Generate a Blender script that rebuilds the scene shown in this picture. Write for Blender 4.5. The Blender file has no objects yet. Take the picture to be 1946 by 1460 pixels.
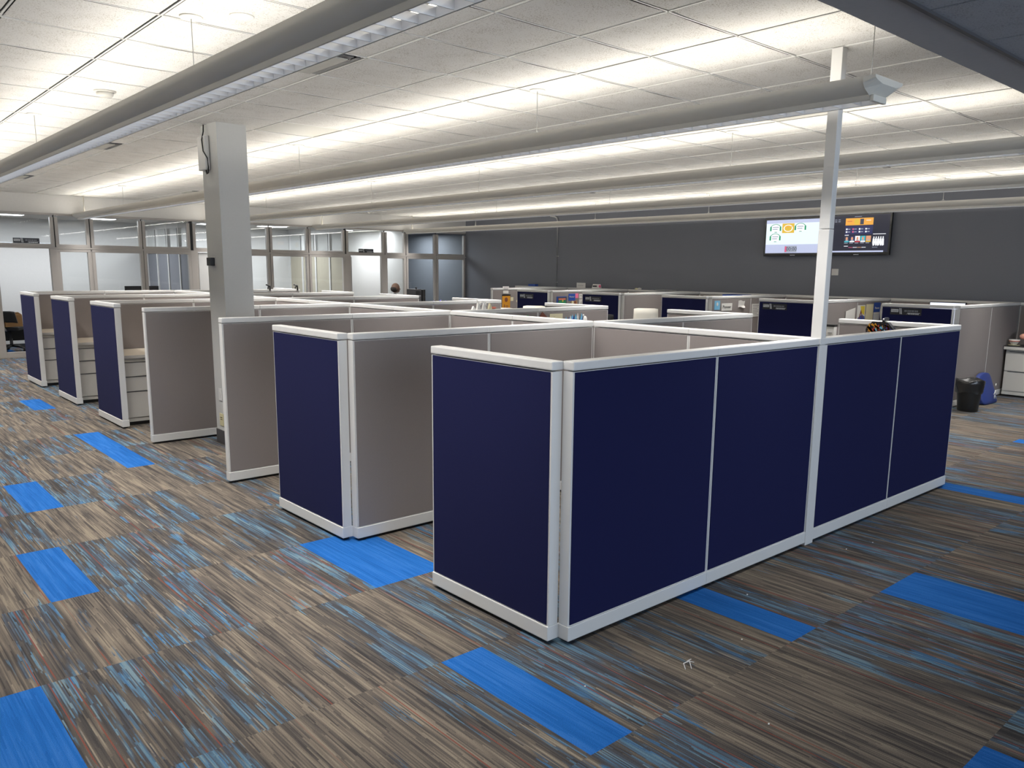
import bpy, bmesh, math, random
from mathutils import Matrix, Vector
random.seed(7)
PI = math.pi
S = bpy.context.scene
COL = S.collection

# ------------------------------------------------------------------ camera
cam_d = bpy.data.cameras.new('camera'); cam = bpy.data.objects.new('camera', cam_d); COL.objects.link(cam)
def cam_matrix(yaw, pit, rol):
    F = Vector((math.cos(yaw)*math.cos(pit), math.sin(yaw)*math.cos(pit), -math.sin(pit)))
    r = F.cross(Vector((0, 0, 1))).normalized(); u = r.cross(F)
    c, s = math.cos(rol), math.sin(rol)
    R_ = c*r + s*u; U_ = -s*r + c*u
    return Matrix(((R_.x, U_.x, -F.x), (R_.y, U_.y, -F.y), (R_.z, U_.z, -F.z))).to_4x4()
cam.matrix_world = Matrix.Translation((0, 0, 1.696)) @ cam_matrix(.8417, .1743, .0108)
cam_d.sensor_width = 36.0; cam_d.lens = 1523.7*36/1946
cam_d.shift_x = -15.92/1946; cam_d.shift_y = 50.69/1946
cam_d.clip_start = .05; cam_d.clip_end = 100
S.camera = cam
# ------------------------------------------------------------------ view / world / big lights
S.view_settings.view_transform = 'Standard'; S.view_settings.look = 'None'
S.view_settings.exposure = 0.0; S.view_settings.gamma = 1.0; S.view_settings.use_curve_mapping = False
S.cycles.max_bounces = 7; S.cycles.diffuse_bounces = 5; S.cycles.glossy_bounces = 3
S.cycles.transparent_max_bounces = 10; S.cycles.transmission_bounces = 4
S.cycles.use_denoising = True
S.cycles.sample_clamp_indirect = 6.0
w = bpy.data.worlds.new('world'); S.world = w; w.use_nodes = True
w.node_tree.nodes['Background'].inputs[0].default_value = (.55, .62, .75, 1)
w.node_tree.nodes['Background'].inputs[1].default_value = .25

LAMP_UP = 10.0; LAMP_SIDE = 47.0; LAMP_DOWN = 230.0
def area(name, loc, sx, sy, power, color, rot=(0, 0, 0), parent=None, spread=None):
    l = bpy.data.lights.new(name, 'AREA'); l.shape = 'RECTANGLE'; l.size = sx; l.size_y = sy
    l.energy = power; l.color = color
    if spread: l.spread = spread
    o = bpy.data.objects.new(name, l); COL.objects.link(o); o.location = loc; o.rotation_euler = rot
    if parent: o.parent = parent
    return o
# daylight of the window front behind the photographer
area('daylight', (3.5, -5.3, 1.7), 10, 1.8, 380, (.72, .84, 1.0), (-PI/2, 0, PI))

# ------------------------------------------------------------------ materials
def mat(name, col, rough=.6, metal=0, emit=None, estr=1, spec=None):
    m = bpy.data.materials.new(name); m.use_nodes = True
    b = m.node_tree.nodes['Principled BSDF']
    b.inputs['Base Color'].default_value = (*col, 1); b.inputs['Roughness'].default_value = rough
    b.inputs['Metallic'].default_value = metal
    if spec is not None: b.inputs['Specular IOR Level'].default_value = spec
    if emit: b.inputs['Emission Color'].default_value = (*emit, 1); b.inputs['Emission Strength'].default_value = estr
    return m
def N(m, t, **k):
    n = m.node_tree.nodes.new(t)
    for a, v in k.items(): setattr(n, a, v)
    return n
def L(m, a, b): m.node_tree.links.new(a, b)
def noisy(name, col, col2, scale=(300, 300, 300), rough=.85, bump=.15, nscale=1.0, detail=2):
    m = mat(name, col, rough, spec=.25); nt = m.node_tree; b = nt.nodes['Principled BSDF']
    tc = N(m, 'ShaderNodeTexCoord'); mp = N(m, 'ShaderNodeMapping'); mp.inputs['Scale'].default_value = scale
    no = N(m, 'ShaderNodeTexNoise'); no.inputs['Scale'].default_value = nscale; no.inputs['Detail'].default_value = detail
    mx = N(m, 'ShaderNodeMix', data_type='RGBA'); mx.inputs[6].default_value = (*col, 1); mx.inputs[7].default_value = (*col2, 1)
    L(m, tc.outputs['Object'], mp.inputs[0]); L(m, mp.outputs[0], no.inputs[0]); L(m, no.outputs[0], mx.inputs[0]); L(m, mx.outputs[2], b.inputs['Base Color'])
    bp = N(m, 'ShaderNodeBump'); bp.inputs['Strength'].default_value = bump; bp.inputs['Distance'].default_value = .001
    L(m, no.outputs[0], bp.inputs['Height']); L(m, bp.outputs[0], b.inputs['Normal'])
    return m
M = {}
M['white'] = mat('white_laminate', (.60, .595, .58), .38)
M['white2'] = mat('white_metal', (.56, .55, .53), .45)
M['navy'] = noisy('navy_fabric', (.0030, .0042, .036), (.0060, .0080, .058), (420, 420, 420), .9, .2)
M['grey'] = noisy('grey_fabric', (.185, .163, .157), (.25, .222, .213), (380, 380, 380), .9, .2)
M['wallgrey'] = noisy('charcoal_paint', (.150, .157, .178), (.162, .169, .190), (60, 60, 60), .7, .1)
M['bluegrey'] = noisy('blue_grey_paint', (.150, .160, .175), (.158, .168, .184), (40, 40, 40), .7, .1)
M['wallwhite'] = noisy('white_paint', (.60, .60, .59), (.64, .64, .63), (50, 50, 50), .7, .1)
M['soffit'] = noisy('soffit_paint', (.50, .49, .47), (.54, .53, .51), (50, 50, 50), .7, .1)
M['frame'] = mat('taupe_aluminium', (.38, .355, .33), .4)
M['black'] = mat('black_plastic', (.012, .012, .013), .45)
M['darkgrey'] = mat('dark_grey_plastic', (.05, .05, .055), .5)
M['rubber'] = mat('dark_rubber_base', (.055, .053, .055), .45)
M['lamp'] = mat('lamp_enamel', (.64, .615, .55), .42)
M['lampin'] = mat('lamp_reflector', (.8, .8, .78), .4)
M['louver'] = mat('louver_metal', (.66, .67, .70), .35, .35)
M['wire'] = mat('steel_wire', (.35, .35, .34), .4, .6)
M['desk'] = noisy('pale_woodgrain_laminate', (.50, .44, .36), (.36, .31, .25), (6, 160, 60), .5, .02)
M['cab'] = mat('off_white_steel', (.50, .485, .45), .45)
M['colpaint'] = noisy('column_paint', (.47, .47, .455), (.50, .50, .485), (60, 60, 60), .55, .1)
M['beam'] = noisy('beam_paint', (.36, .36, .37), (.40, .40, .41), (50, 50, 50), .7, .1)
M['barwhite'] = mat('ceiling_bar', (.74, .73, .70), .5)
M['plate'] = mat('nameplate_black', (.014, .015, .02), .35)
M['plategrey'] = mat('nameplate_letter_grey', (.50, .52, .55), .5)
M['platedim'] = mat('nameplate_letter_dim', (.17, .18, .20), .5)
M['paper'] = mat('paper_white', (.62, .61, .58), .8)
M['paperlines'] = mat('paper_print', (.20, .20, .20), .8)
M['cream'] = mat('paper_cream', (.62, .57, .38), .8)
M['tan'] = mat('cardboard', (.36, .20, .08), .8)
M['orange'] = mat('poster_orange', (.55, .24, .01), .7)
M['pink'] = mat('sticky_pink', (.75, .16, .28), .8)
M['blue'] = mat('print_blue', (.012, .06, .30), .6)
M['sky'] = mat('print_light_blue', (.16, .42, .62), .7)
M['yellow'] = mat('print_yellow', (.62, .48, .03), .7)
M['green'] = mat('print_green', (.02, .22, .09), .7)
M['red'] = mat('print_red', (.42, .05, .02), .7)
M['salmon'] = mat('print_salmon', (.62, .18, .12), .7)
M['brown'] = mat('print_brown', (.16, .05, .03), .7)
M['cork'] = mat('outlet_ivory', (.55, .50, .30), .5)
M['fleshpink'] = mat('toy_peach', (.62, .30, .22), .7)
M['skin'] = mat('skin_brown', (.19, .11, .08), .5)
M['hair'] = mat('hair_black', (.02, .016, .014), .8)
M['shirt'] = mat('shirt_dark', (.03, .032, .04), .9)
M['trouser'] = mat('trousers_dark', (.02, .022, .03), .9)
M['chairwhite'] = mat('chair_white', (.66, .63, .55), .5)
M['bin'] = mat('bin_black', (.010, .010, .010), .4)
M['liner'] = mat('bin_liner', (.016, .016, .016), .22)
M['bagblue'] = mat('bag_royal_blue', (.012, .03, .16), .6)
M['purple'] = mat('toy_purple', (.04, .03, .28), .6)
M['diff'] = mat('office_light_lens', (.9, .9, .9), .5, emit=(.95, .97, 1.0), estr=5)
M['tvblack'] = mat('tv_bezel', (.004, .004, .005), .18)
def em(name, c, s=1.0):
    m = mat(name, (.01, .01, .01), .3, emit=c, estr=s); return m
M['tvwhite'] = em('screen_white', (.84, .93, 1.0), 1.05); M['tvlav'] = em('screen_lavender', (.62, .68, .93), .9)
M['tvdark'] = em('screen_dark', (.010, .012, .03), 1); M['tvgreen'] = em('screen_green', (.01, .33, .14)); M['tvorange'] = em('screen_orange', (.9, .42, .06))
M['tvgold'] = em('screen_gold', (.80, .52, .05)); M['tvgrey'] = em('screen_grey', (.36, .40, .50)); M['tvink'] = em('screen_ink', (.04, .05, .09))
M['tvpaper'] = em('screen_paper', (.95, .97, 1.0), 1.1); M['tvpink'] = em('screen_pink', (.75, .12, .25)); M['tvcyan'] = em('screen_cyan', (.05, .48, .58)); M['tvnavy'] = em('screen_navy', (.02, .025, .10)); M['tvred'] = em('screen_red', (.6, .05, .06)); M['tvskin'] = em('screen_peach', (.75, .35, .2))
M['laptop'] = em('laptop_screen', (.80, .85, 1.0), 1.3)
# glass
g = bpy.data.materials.new('window_glass'); g.use_nodes = True; M['glass'] = g
nt = g.node_tree; nt.nodes.clear()
out = nt.nodes.new('ShaderNodeOutputMaterial'); tr = nt.nodes.new('ShaderNodeBsdfTransparent'); gl = nt.nodes.new('ShaderNodeBsdfGlossy'); mx = nt.nodes.new('ShaderNodeMixShader'); fr = nt.nodes.new('ShaderNodeLayerWeight'); pw = nt.nodes.new('ShaderNodeMath'); pw.operation = 'POWER'; pw.inputs[1].default_value = 4.0; mm = nt.nodes.new('ShaderNodeMath'); mm.operation = 'MULTIPLY_ADD'; mm.inputs[1].default_value = .45; mm.inputs[2].default_value = .035
tr.inputs[0].default_value = (.95, .96, .96, 1); gl.inputs['Roughness'].default_value = .02; fr.inputs[0].default_value = .5
nt.links.new(fr.outputs['Facing'], pw.inputs[0]); nt.links.new(pw.outputs[0], mm.inputs[0]); nt.links.new(mm.outputs[0], mx.inputs[0]); nt.links.new(tr.outputs[0], mx.inputs[1]); nt.links.new(gl.outputs[0], mx.inputs[2]); nt.links.new(mx.outputs[0], out.inputs[0])
# acoustic tile
def tile_mat(name, c, c2):
    m = mat(name, c, .9, spec=.1); b = m.node_tree.nodes['Principled BSDF']
    tc = N(m, 'ShaderNodeTexCoord')
    no = N(m, 'ShaderNodeTexNoise'); no.inputs['Scale'].default_value = 150; no.inputs['Detail'].default_value = 3; no.inputs['Distortion'].default_value = .8
    no2 = N(m, 'ShaderNodeTexNoise'); no2.inputs['Scale'].default_value = 7; no2.inputs['Detail'].default_value = 2
    ad = N(m, 'ShaderNodeMath', operation='MULTIPLY_ADD'); ad.inputs[1].default_value = .25
    rp = N(m, 'ShaderNodeValToRGB'); e = rp.color_ramp.elements
    e[0].position = .40; e[0].color = (*c2, 1); e[1].position = .47; e[1].color = (*c, 1)
    L(m, tc.outputs['Object'], no.inputs[0]); L(m, tc.outputs['Object'], no2.inputs[0])
    L(m, no2.outputs[0], ad.inputs[0]); L(m, no.outputs[0], ad.inputs[2])
    mo = N(m, 'ShaderNodeMath', operation='SUBTRACT'); mo.inputs[1].default_value = .095
    L(m, ad.outputs[0], mo.inputs[0]); L(m, mo.outputs[0], rp.inputs[0]); L(m, rp.outputs[0], b.inputs['Base Color'])
    bp = N(m, 'ShaderNodeBump'); bp.inputs['Strength'].default_value = .35; bp.inputs['Distance'].default_value = .002
    L(m, no.outputs[0], bp.inputs['Height']); L(m, bp.outputs[0], b.inputs['Normal'])
    return m
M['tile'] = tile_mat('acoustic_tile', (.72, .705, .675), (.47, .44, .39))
M['tile_shaded'] = tile_mat('acoustic_tile_shaded', (.42, .43, .45), (.30, .30, .31))  # darker copy of the tile; shade of the unlit low ceiling put into colour
M['flatpanel'] = mat('smooth_ceiling_panel', (.46, .45, .41), .6)

def carpet(name, kind):
    m = mat(name, (.1, .1, .1), .95, spec=.1); b = m.node_tree.nodes['Principled BSDF']
    geo = N(m, 'ShaderNodeNewGeometry'); sp = N(m, 'ShaderNodeSeparateXYZ'); L(m, geo.outputs['Position'], sp.inputs[0])
    at = N(m, 'ShaderNodeAttribute', attribute_name='rnd')
    def mth(op, a_, b_=None, c_=None):
        n = N(m, 'ShaderNodeMath', operation=op)
        for i_, v_ in enumerate((a_, b_, c_)):
            if v_ is None: continue
            if isinstance(v_, (int, float)): n.inputs[i_].default_value = v_
            else: L(m, v_, n.inputs[i_])
        return n.outputs[0]
    def comb(a_, b_, c_):
        cb = N(m, 'ShaderNodeCombineXYZ')
        for i_, v_ in enumerate((a_, b_, c_)):
            if isinstance(v_, (int, float)): cb.inputs[i_].default_value = v_
            else: L(m, v_, cb.inputs[i_])
        return cb.outputs[0]
    X_, Y_ = sp.outputs[0], sp.outputs[1]
    thread = mth('FLOOR', mth('MULTIPLY', X_, 1/.0054))
    seed = mth('MULTIPLY', at.outputs['Fac'], 53.0)
    def segs(length, sd):
        """abruptly ending dashes: every thread has its own phase and dash length"""
        w1 = N(m, 'ShaderNodeTexWhiteNoise', noise_dimensions='3D'); L(m, comb(thread, sd, seed), w1.inputs['Vector'])
        ph = mth('MULTIPLY', w1.outputs['Value'], 7.0)
        ln = mth('MULTIPLY_ADD', w1.outputs['Value'], 1.2/length, .55/length)
        cell = mth('FLOOR', mth('MULTIPLY_ADD', Y_, ln, ph))
        w2 = N(m, 'ShaderNodeTexWhiteNoise', noise_dimensions='3D'); L(m, comb(thread, cell, mth('ADD', seed, sd)), w2.inputs['Vector'])
        return w2.outputs['Value']
    def noise(xs, ys, sd, detail=1.0):
        no = N(m, 'ShaderNodeTexNoise'); no.inputs['Scale'].default_value = 1; no.inputs['Detail'].default_value = detail
        L(m, comb(mth('MULTIPLY', X_, xs), mth('MULTIPLY', Y_, ys), mth('ADD', seed, sd)), no.inputs[0]); return no.outputs[0]
    def ramp(src, stops, mode='LINEAR'):
        r = N(m, 'ShaderNodeValToRGB'); r.color_ramp.interpolation = mode; e = r.color_ramp.elements
        while len(e) < len(stops): e.new(.5)
        for q, (p_, c_) in zip(e, stops): q.position = p_; q.color = (*c_, 1)
        L(m, src, r.inputs[0]); return r.outputs[0]
    def mixc(f_, a_, b_):
        x = N(m, 'ShaderNodeMix', data_type='RGBA'); L(m, f_, x.inputs[0]); L(m, a_, x.inputs[6]); L(m, b_, x.inputs[7]); return x.outputs[2]
    s1 = segs(.34, 3.0)
    mid = noise(34, 1.9, 4.0, 2)
    fine = mth('ADD', mth('MULTIPLY', s1, .34), mth('MULTIPLY', mid, 1.08))       # about .2 .. 1.1, centre .71
    if kind == 'blue':
        c = ramp(fine, [(.45, (.009, .078, .27)), (.7, (.012, .098, .325)), (1.0, (.026, .125, .37))])
    else:
        base = ramp(fine, ([(.45, (.045, .040, .037)), (.58, (.072, .063, .056)), (.72, (.108, .092, .076)), (.84, (.145, .122, .096)), (1.0, (.200, .168, .128))] if kind == 'beige' else [(.45, (.034, .032, .032)), (.60, (.055, .050, .047)), (.76, (.080, .070, .061)), (.90, (.115, .097, .078)), (1.0, (.21, .18, .14))]))
        cool = ramp(mth('ADD', mth('MULTIPLY', segs(.36, 11.0), .42), mth('MULTIPLY', noise(28, 1.8, 31.0, 2), 1.06)),
                    [(.45, (.040, .040, .044)), (.64, (.058, .062, .072)), (.78, (.062, .088, .120)), (.90, (.070, .140, .205)), (1.0, (.125, .18, .21))])
        edge = mth('MULTIPLY', mth('SUBTRACT', segs(.30, 23.0), .5), .16)
        th = {'beige': (.66, .69), 'mix': (.50, .54)}[kind]
        mask = ramp(mth('ADD', noise(11, 1.5, 57.0, 2), edge), [(th[0], (0, 0, 0)), (th[1], (1, 1, 1))])
        c = mixc(mask, base, cool)
        if kind == 'mix':
            bmk = ramp(mth('ADD', noise(17, 2.6, 91.0, 1), edge), [(.655, (0, 0, 0)), (.69, (1, 1, 1))])
            c = mixc(bmk, c, ramp(s1, [(.0, (.040, .080, .135)), (.5, (.045, .115, .215)), (1.0, (.095, .18, .25))]))
        w3 = N(m, 'ShaderNodeTexWhiteNoise', noise_dimensions='2D'); L(m, comb(thread, seed, 0), w3.inputs['Vector'])
        rare = ramp(w3.outputs['Value'], [(.955 if kind == 'mix' else .985, (0, 0, 0)), (.956 if kind == 'mix' else .986, (1, 1, 1))])
        on = ramp(noise(30, 1.5, 77.0, 0), [(.40, (0, 0, 0)), (.46, (.85, .85, .85))])
        oc = N(m, 'ShaderNodeRGB'); oc.outputs[0].default_value = (.17, .052, .036, 1)
        c = mixc(mth('MULTIPLY', rare, on), c, oc.outputs[0])
    sp2 = N(m, 'ShaderNodeTexNoise'); sp2.inputs['Scale'].default_value = 380; sp2.inputs['Detail'].default_value = 1; L(m, geo.outputs['Position'], sp2.inputs[0])
    dk = ramp(sp2.outputs[0], [(.34, (.68, .68, .68)), (.60, (1.08, 1.08, 1.08))])
    mu = N(m, 'ShaderNodeMix', data_type='RGBA', blend_type='MULTIPLY'); mu.inputs[0].default_value = 1; L(m, c, mu.inputs[6]); L(m, dk, mu.inputs[7])
    L(m, mu.outputs[2], b.inputs['Base Color'])
    bp = N(m, 'ShaderNodeBump'); bp.inputs['Strength'].default_value = .3; bp.inputs['Distance'].default_value = .002
    L(m, s1, bp.inputs['Height']); L(m, bp.outputs[0], b.inputs['Normal'])
    return m
M['c_beige'] = carpet('carpet_beige_streaked', 'beige'); M['c_mix'] = carpet('carpet_slate_streaked', 'mix'); M['c_blue'] = carpet('carpet_bright_blue', 'blue')

# ------------------------------------------------------------------ mesh helpers
class MB:
    def __init__(s): s.v = []; s.f = []; s.mi = []; s.mats = []; s.smooth = []
    def _m(s, m):
        m = M[m] if isinstance(m, str) else m
        if m not in s.mats: s.mats.append(m)
        return s.mats.index(m)
    def add(s, vs, fs, m='white', sm=False):
        o = len(s.v); k = s._m(m); s.v += [tuple(v) for v in vs]
        for f in fs: s.f.append([o+i for i in f]); s.mi.append(k); s.smooth.append(sm)
        return s
    def box(s, x0, x1, y0, y1, z0, z1, m='white', b=0):
        if b <= 0:
            vs = [(x, y, z) for x in (x0, x1) for y in (y0, y1) for z in (z0, z1)]
            return s.add(vs, [(0, 1, 3, 2), (4, 6, 7, 5), (0, 4, 5, 1), (2, 3, 7, 6), (0, 2, 6, 4), (1, 5, 7, 3)], m)
        bm = bmesh.new(); bmesh.ops.create_cube(bm, size=1)
        for v in bm.verts: v.co = Vector(((x0+x1)/2+v.co.x*(x1-x0), (y0+y1)/2+v.co.y*(y1-y0), (z0+z1)/2+v.co.z*(z1-z0)))
        bmesh.ops.bevel(bm, geom=bm.edges[:], offset=b, segments=2, affect='EDGES', profile=.6)
        bm.verts.index_update(); s.add([v.co[:] for v in bm.verts], [[v.index for v in f.verts] for f in bm.faces], m); bm.free(); return s
    def tube(s, pts, r, m='black', n=8, caps=True):
        pts = [Vector(p) for p in pts]; vs = []; fs = []
        up = Vector((0, 0, 1))
        for i, p in enumerate(pts):
            d = (pts[min(i+1, len(pts)-1)]-pts[max(i-1, 0)]).normalized()
            a = d.cross(up); a = a.normalized() if a.length > 1e-4 else Vector((1, 0, 0)); c = d.cross(a).normalized()
            rr = r[i] if isinstance(r, (list, tuple)) else r
            for k in range(n): t = 2*PI*k/n; vs.append(p+a*rr*math.cos(t)+c*rr*math.sin(t))
        for i in range(len(pts)-1):
            for k in range(n): fs.append((i*n+k, i*n+(k+1) % n, (i+1)*n+(k+1) % n, (i+1)*n+k))
        if caps: fs.append(list(range(n-1, -1, -1))); fs.append([(len(pts)-1)*n+k for k in range(n)])
        return s.add(vs, fs, m, True)
    def lathe(s, c, prof, m='black', n=24, axis='z'):
        vs = []; fs = []
        for r, h in prof:
            for k in range(n):
                t = 2*PI*k/n; a, b_ = r*math.cos(t), r*math.sin(t)
                vs.append((c[0]+a, c[1]+b_, c[2]+h) if axis == 'z' else ((c[0]+h, c[1]+a, c[2]+b_) if axis == 'x' else (c[0]+a, c[1]+h, c[2]+b_)))
        for i in range(len(prof)-1):
            for k in range(n): fs.append((i*n+k, i*n+(k+1) % n, (i+1)*n+(k+1) % n, (i+1)*n+k))
        fs.append(list(range(n-1, -1, -1))); fs.append([(len(prof)-1)*n+k for k in range(n)])
        return s.add(vs, fs, m, True)
    def prism(s, poly, axis, a, b, m='white', sm=False):
        n = len(poly)
        def P(u, v, w_): return {'x': (w_, u, v), 'y': (u, w_, v), 'z': (u, v, w_)}[axis]
        vs = [P(u, v, a) for u, v in poly]+[P(u, v, b) for u, v in poly]
        fs = [(i, (i+1) % n, n+(i+1) % n, n+i) for i in range(n)]+[list(range(n))[::-1], [n+i for i in range(n)]]
        return s.add(vs, fs, m, sm)
    def ball(s, c, r, m='white', seg=12, rings=8):
        rx, ry, rz = r if isinstance(r, (tuple, list)) else (r, r, r)
        prof = []; vs = []; fs = []
        for i in range(rings+1):
            ph = PI*i/rings
            for k in range(seg):
                t = 2*PI*k/seg; vs.append((c[0]+rx*math.sin(ph)*math.cos(t), c[1]+ry*math.sin(ph)*math.sin(t), c[2]+rz*math.cos(ph)))
        for i in range(rings):
            for k in range(seg): fs.append((i*seg+k, (i+1)*seg+k, (i+1)*seg+(k+1) % seg, i*seg+(k+1) % seg))
        return s.add(vs, fs, m, True)
    def mesh(s, name):
        me = bpy.data.meshes.new(name); me.from_pydata(s.v, [], s.f)
        for m in s.mats: me.materials.append(m)
        me.polygons.foreach_set('material_index', s.mi); me.polygons.foreach_set('use_smooth', s.smooth)
        bm = bmesh.new(); bm.from_mesh(me); bmesh.ops.remove_doubles(bm, verts=bm.verts, dist=1e-6); bmesh.ops.recalc_face_normals(bm, faces=bm.faces); bm.to_mesh(me); bm.free()
        me.update(); return me
    def build(s, name, parent=None, loc=None, rz=0):
        o = bpy.data.objects.new(name, s.mesh(name)); COL.objects.link(o)
        if parent: o.parent = parent
        if loc: o.location = loc
        if rz: o.rotation_euler.z = rz
        return o
def tag(o, label, cat, group=None, kind=None):
    if label: o['label'] = label
    if cat: o['category'] = cat
    if group: o['group'] = group
    if kind: o['kind'] = kind
    return o
def thing(name, label, cat, loc=(0, 0, 0), rz=0, group=None):
    o = bpy.data.objects.new(name, None); COL.objects.link(o); o.location = loc; o.rotation_euler.z = rz
    o.empty_display_size = .1
    return tag(o, label, cat, group)
def struct(o): o['kind'] = 'structure'; return o
def link_copy(me, name, parent, label=None):
    o = bpy.data.objects.new(name, me); COL.objects.link(o); o.parent = parent
    if label: o['label'] = label
    return o
def text(name, s_, size, m, parent, loc, rot, extrude=.0006, align='CENTER', sx=1.0):
    cu = bpy.data.curves.new(name, 'FONT'); cu.body = s_; cu.size = size; cu.extrude = extrude
    cu.align_x = align; cu.align_y = 'CENTER'; cu.resolution_u = 3
    t = bpy.data.objects.new(name+'_src', cu); COL.objects.link(t)
    dg = bpy.context.evaluated_depsgraph_get()
    me = bpy.data.meshes.new_from_object(t.evaluated_get(dg)); bpy.data.objects.remove(t); bpy.data.curves.remove(cu)
    me.name = name; me.materials.clear(); me.materials.append(M[m])
    o = bpy.data.objects.new(name, me); COL.objects.link(o); o.parent = parent; o.location = loc; o.rotation_euler = rot; o.scale = (sx, 1, 1)
    return o
FX = (PI/2, 0, -PI/2)     # text upright on a face that looks towards -X
FY = (PI/2, 0, 0)         # text upright on a face that looks towards -Y

# ------------------------------------------------------------------ room dimensions
CZ = 2.962; LZ = 2.69; YG = 17.15; XG = 13.32; YB = 20.15; XL = -4.0; YN = -5.5; YS = 1.655
# floor: one quad per carpet plank
PX, PY, X0, Y0_ = .2265, .8985, .790, 1.757
BLUE = {(5, 0), (6, 2), (7, 2), (1, 5), (0, 3), (5, 6), (5, 7), (5, 10), (-2, 0), (-3, 0), (-2, 1), (-3, 1), (11, 0), (15, -1), (16, -1), (9, -2), (9, -3), (26, 0), (37, 0), (8, 18), (9, 18), (20, 5), (30, 8), (33, -2), (12, 13), (19, -4), (-9, 4), (-7, 8), (-5, 11), (2, -3), (4, 15)}
BEIGE = {(1, 4), (2, 4), (3, 2), (4, 2), (0, 2), (2, 1), (3, 1), (1, 0), (2, 0), (3, 0), (5, 1), (4, 3), (5, 4), (6, 4), (5, 5), (4, 5), (3, 6), (2, 6), (7, -1), (8, -1), (9, -1), (10, -1), (8, 0), (13, 0), (14, 0), (21, 0), (22, 0), (10, 0), (13, -2), (20, -1), (21, -1), (7, 6), (3, 8), (4, 8)}
MIXS = {(6, 0), (7, 0), (9, 0), (4, 0), (6, 1), (7, 1), (4, 1), (0, 1), (1, 1), (-1, 1), (0, 0), (-1, 0), (2, 2), (1, 2), (5, 2), (1, 3), (2, 3), (3, 3), (-1, 2), (0, 4), (3, 4), (4, 4), (6, -1), (5, -1), (4, -1), (11, -1), (12, -1), (12, 0), (15, 0), (16, 0), (17, 0), (13, -1), (14, -1), (17, -1), (2, 5), (3, 5), (5, 3), (6, 3), (7, 3), (1, 6), (6, 6), (6, 7), (19, 0), (23, 0), (11, -2), (10, -2)}
vs = []; fs = []; mi = []; rn = []
i0 = math.floor((XL-X0)/PX); i1 = math.ceil((XG+.3-X0)/PX); j0 = math.floor((YN-Y0_)/PY); j1 = math.ceil((YB+.2-Y0_)/PY)
for i in range(i0, i1):
    for j in range(j0, j1):
        x = X0+i*PX; y = Y0_+j*PY; o = len(vs)
        vs += [(x, y, 0), (x+PX, y, 0), (x+PX, y+PY, 0), (x, y+PY, 0)]; fs.append((o, o+1, o+2, o+3))
        r = random.random(); rn.append(random.random())
        mi.append(2 if (i, j) in BLUE else 0 if (i, j) in BEIGE else 1 if (i, j) in MIXS else (0 if r < .42 else 1))
me = bpy.data.meshes.new('floor'); me.from_pydata(vs, [], fs)
for k in ('c_beige', 'c_mix', 'c_blue'): me.materials.append(M[k])
me.polygons.foreach_set('material_index', mi)
at = me.attributes.new('rnd', 'FLOAT', 'FACE'); at.data.foreach_set('value', rn)
fl = bpy.data.objects.new('floor', me); COL.objects.link(fl); struct(fl)

# ceiling: sagging tegular tiles and bars, x lines 3.369+.6096 i, y lines 3.315+.6096 j
T = .6096; CX0 = 3.369; CY0 = 3.315
FLAT = {(-2, 2): 1, (0, 6): 0, (0, 14): 0, (-2, 10): 1, (-2, 17): 1, (10, 2): 1, (10, 10): 1, (10, 14): 0, (4, 0): 0, (3, 9): 0, (3, 18): 1}
def ceiling():
    mb = MB(); ix0 = math.floor((XL-CX0)/T); ix1 = math.ceil((XG-CX0)/T); iy0 = math.floor((YS-CY0)/T); iy1 = math.ceil((YG-CY0)/T)
    for i in range(ix0, ix1):
        for j in range(iy0, iy1):
            xa, xb = max(CX0+i*T, XL)+.0145, min(CX0+(i+1)*T, XG)-.0145; ya, yb = max(CY0+j*T, YS)+.0145, min(CY0+(j+1)*T, YG)-.0145
            if xb-xa < .03 or yb-ya < .03: continue
            flat = (i, j) in FLAT
            n = 6; sag = 0 if flat else random.uniform(.004, .0095); tilt = random.uniform(-.002, .002)
            vs = []; fs = []
            for a in range(n+1):
                for b in range(n+1):
                    u, v = a/n, b/n
                    e = min(1, 4*u*(1-u))*.8+.2*4*v*(1-v)
                    z = CZ+.004-sag*(4*u*(1-u))*(.45+.55*4*v*(1-v))+tilt*(u-.5)
                    vs.append((xa+(xb-xa)*u, ya+(yb-ya)*v, z))
            for a in range(n):
                for b in range(n): k = a*(n+1)+b; fs.append((k, k+1, k+n+2, k+n+1))
            mb.add(vs, fs, 'flatpanel' if flat else 'tile', True)
    # dark reveal above and the bars
    mb.box(XL, XG+.1, YS, YG+.1, CZ+.020, CZ+.05, 'black')
    for i in range(ix0, ix1+1):
        x = CX0+i*T
        if XL < x < XG: mb.box(x-.005, x+.005, YS, YG, CZ+.001, CZ+.02, 'barwhite')
    for j in range(iy0, iy1+1):
        y = CY0+j*T
        if YS < y < YG: mb.box(XL, XG, y-.005, y+.005, CZ+.001, CZ+.02, 'barwhite')
    return struct(mb.build('ceiling'))
ceiling()
mb = MB()
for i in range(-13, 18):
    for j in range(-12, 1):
        xa = CX0+i*T+.008; yb = 1.44-(-j)*T-.008; mb.box(xa, xa+T-.016, yb-T+.016, yb, LZ+.006, LZ+.012, 'tile_shaded')
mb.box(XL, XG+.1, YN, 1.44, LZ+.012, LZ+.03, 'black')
struct(mb.build('ceiling'))
bmx = MB(); bmx.box(XL, XG+.1, 1.44, YS, LZ, CZ+.05, 'beam'); bmx.box(XL, XG+.1, 1.425, 1.445, LZ-.006, LZ+.01, 'darkgrey')
struct(bmx.build('trim_1'))

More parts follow.
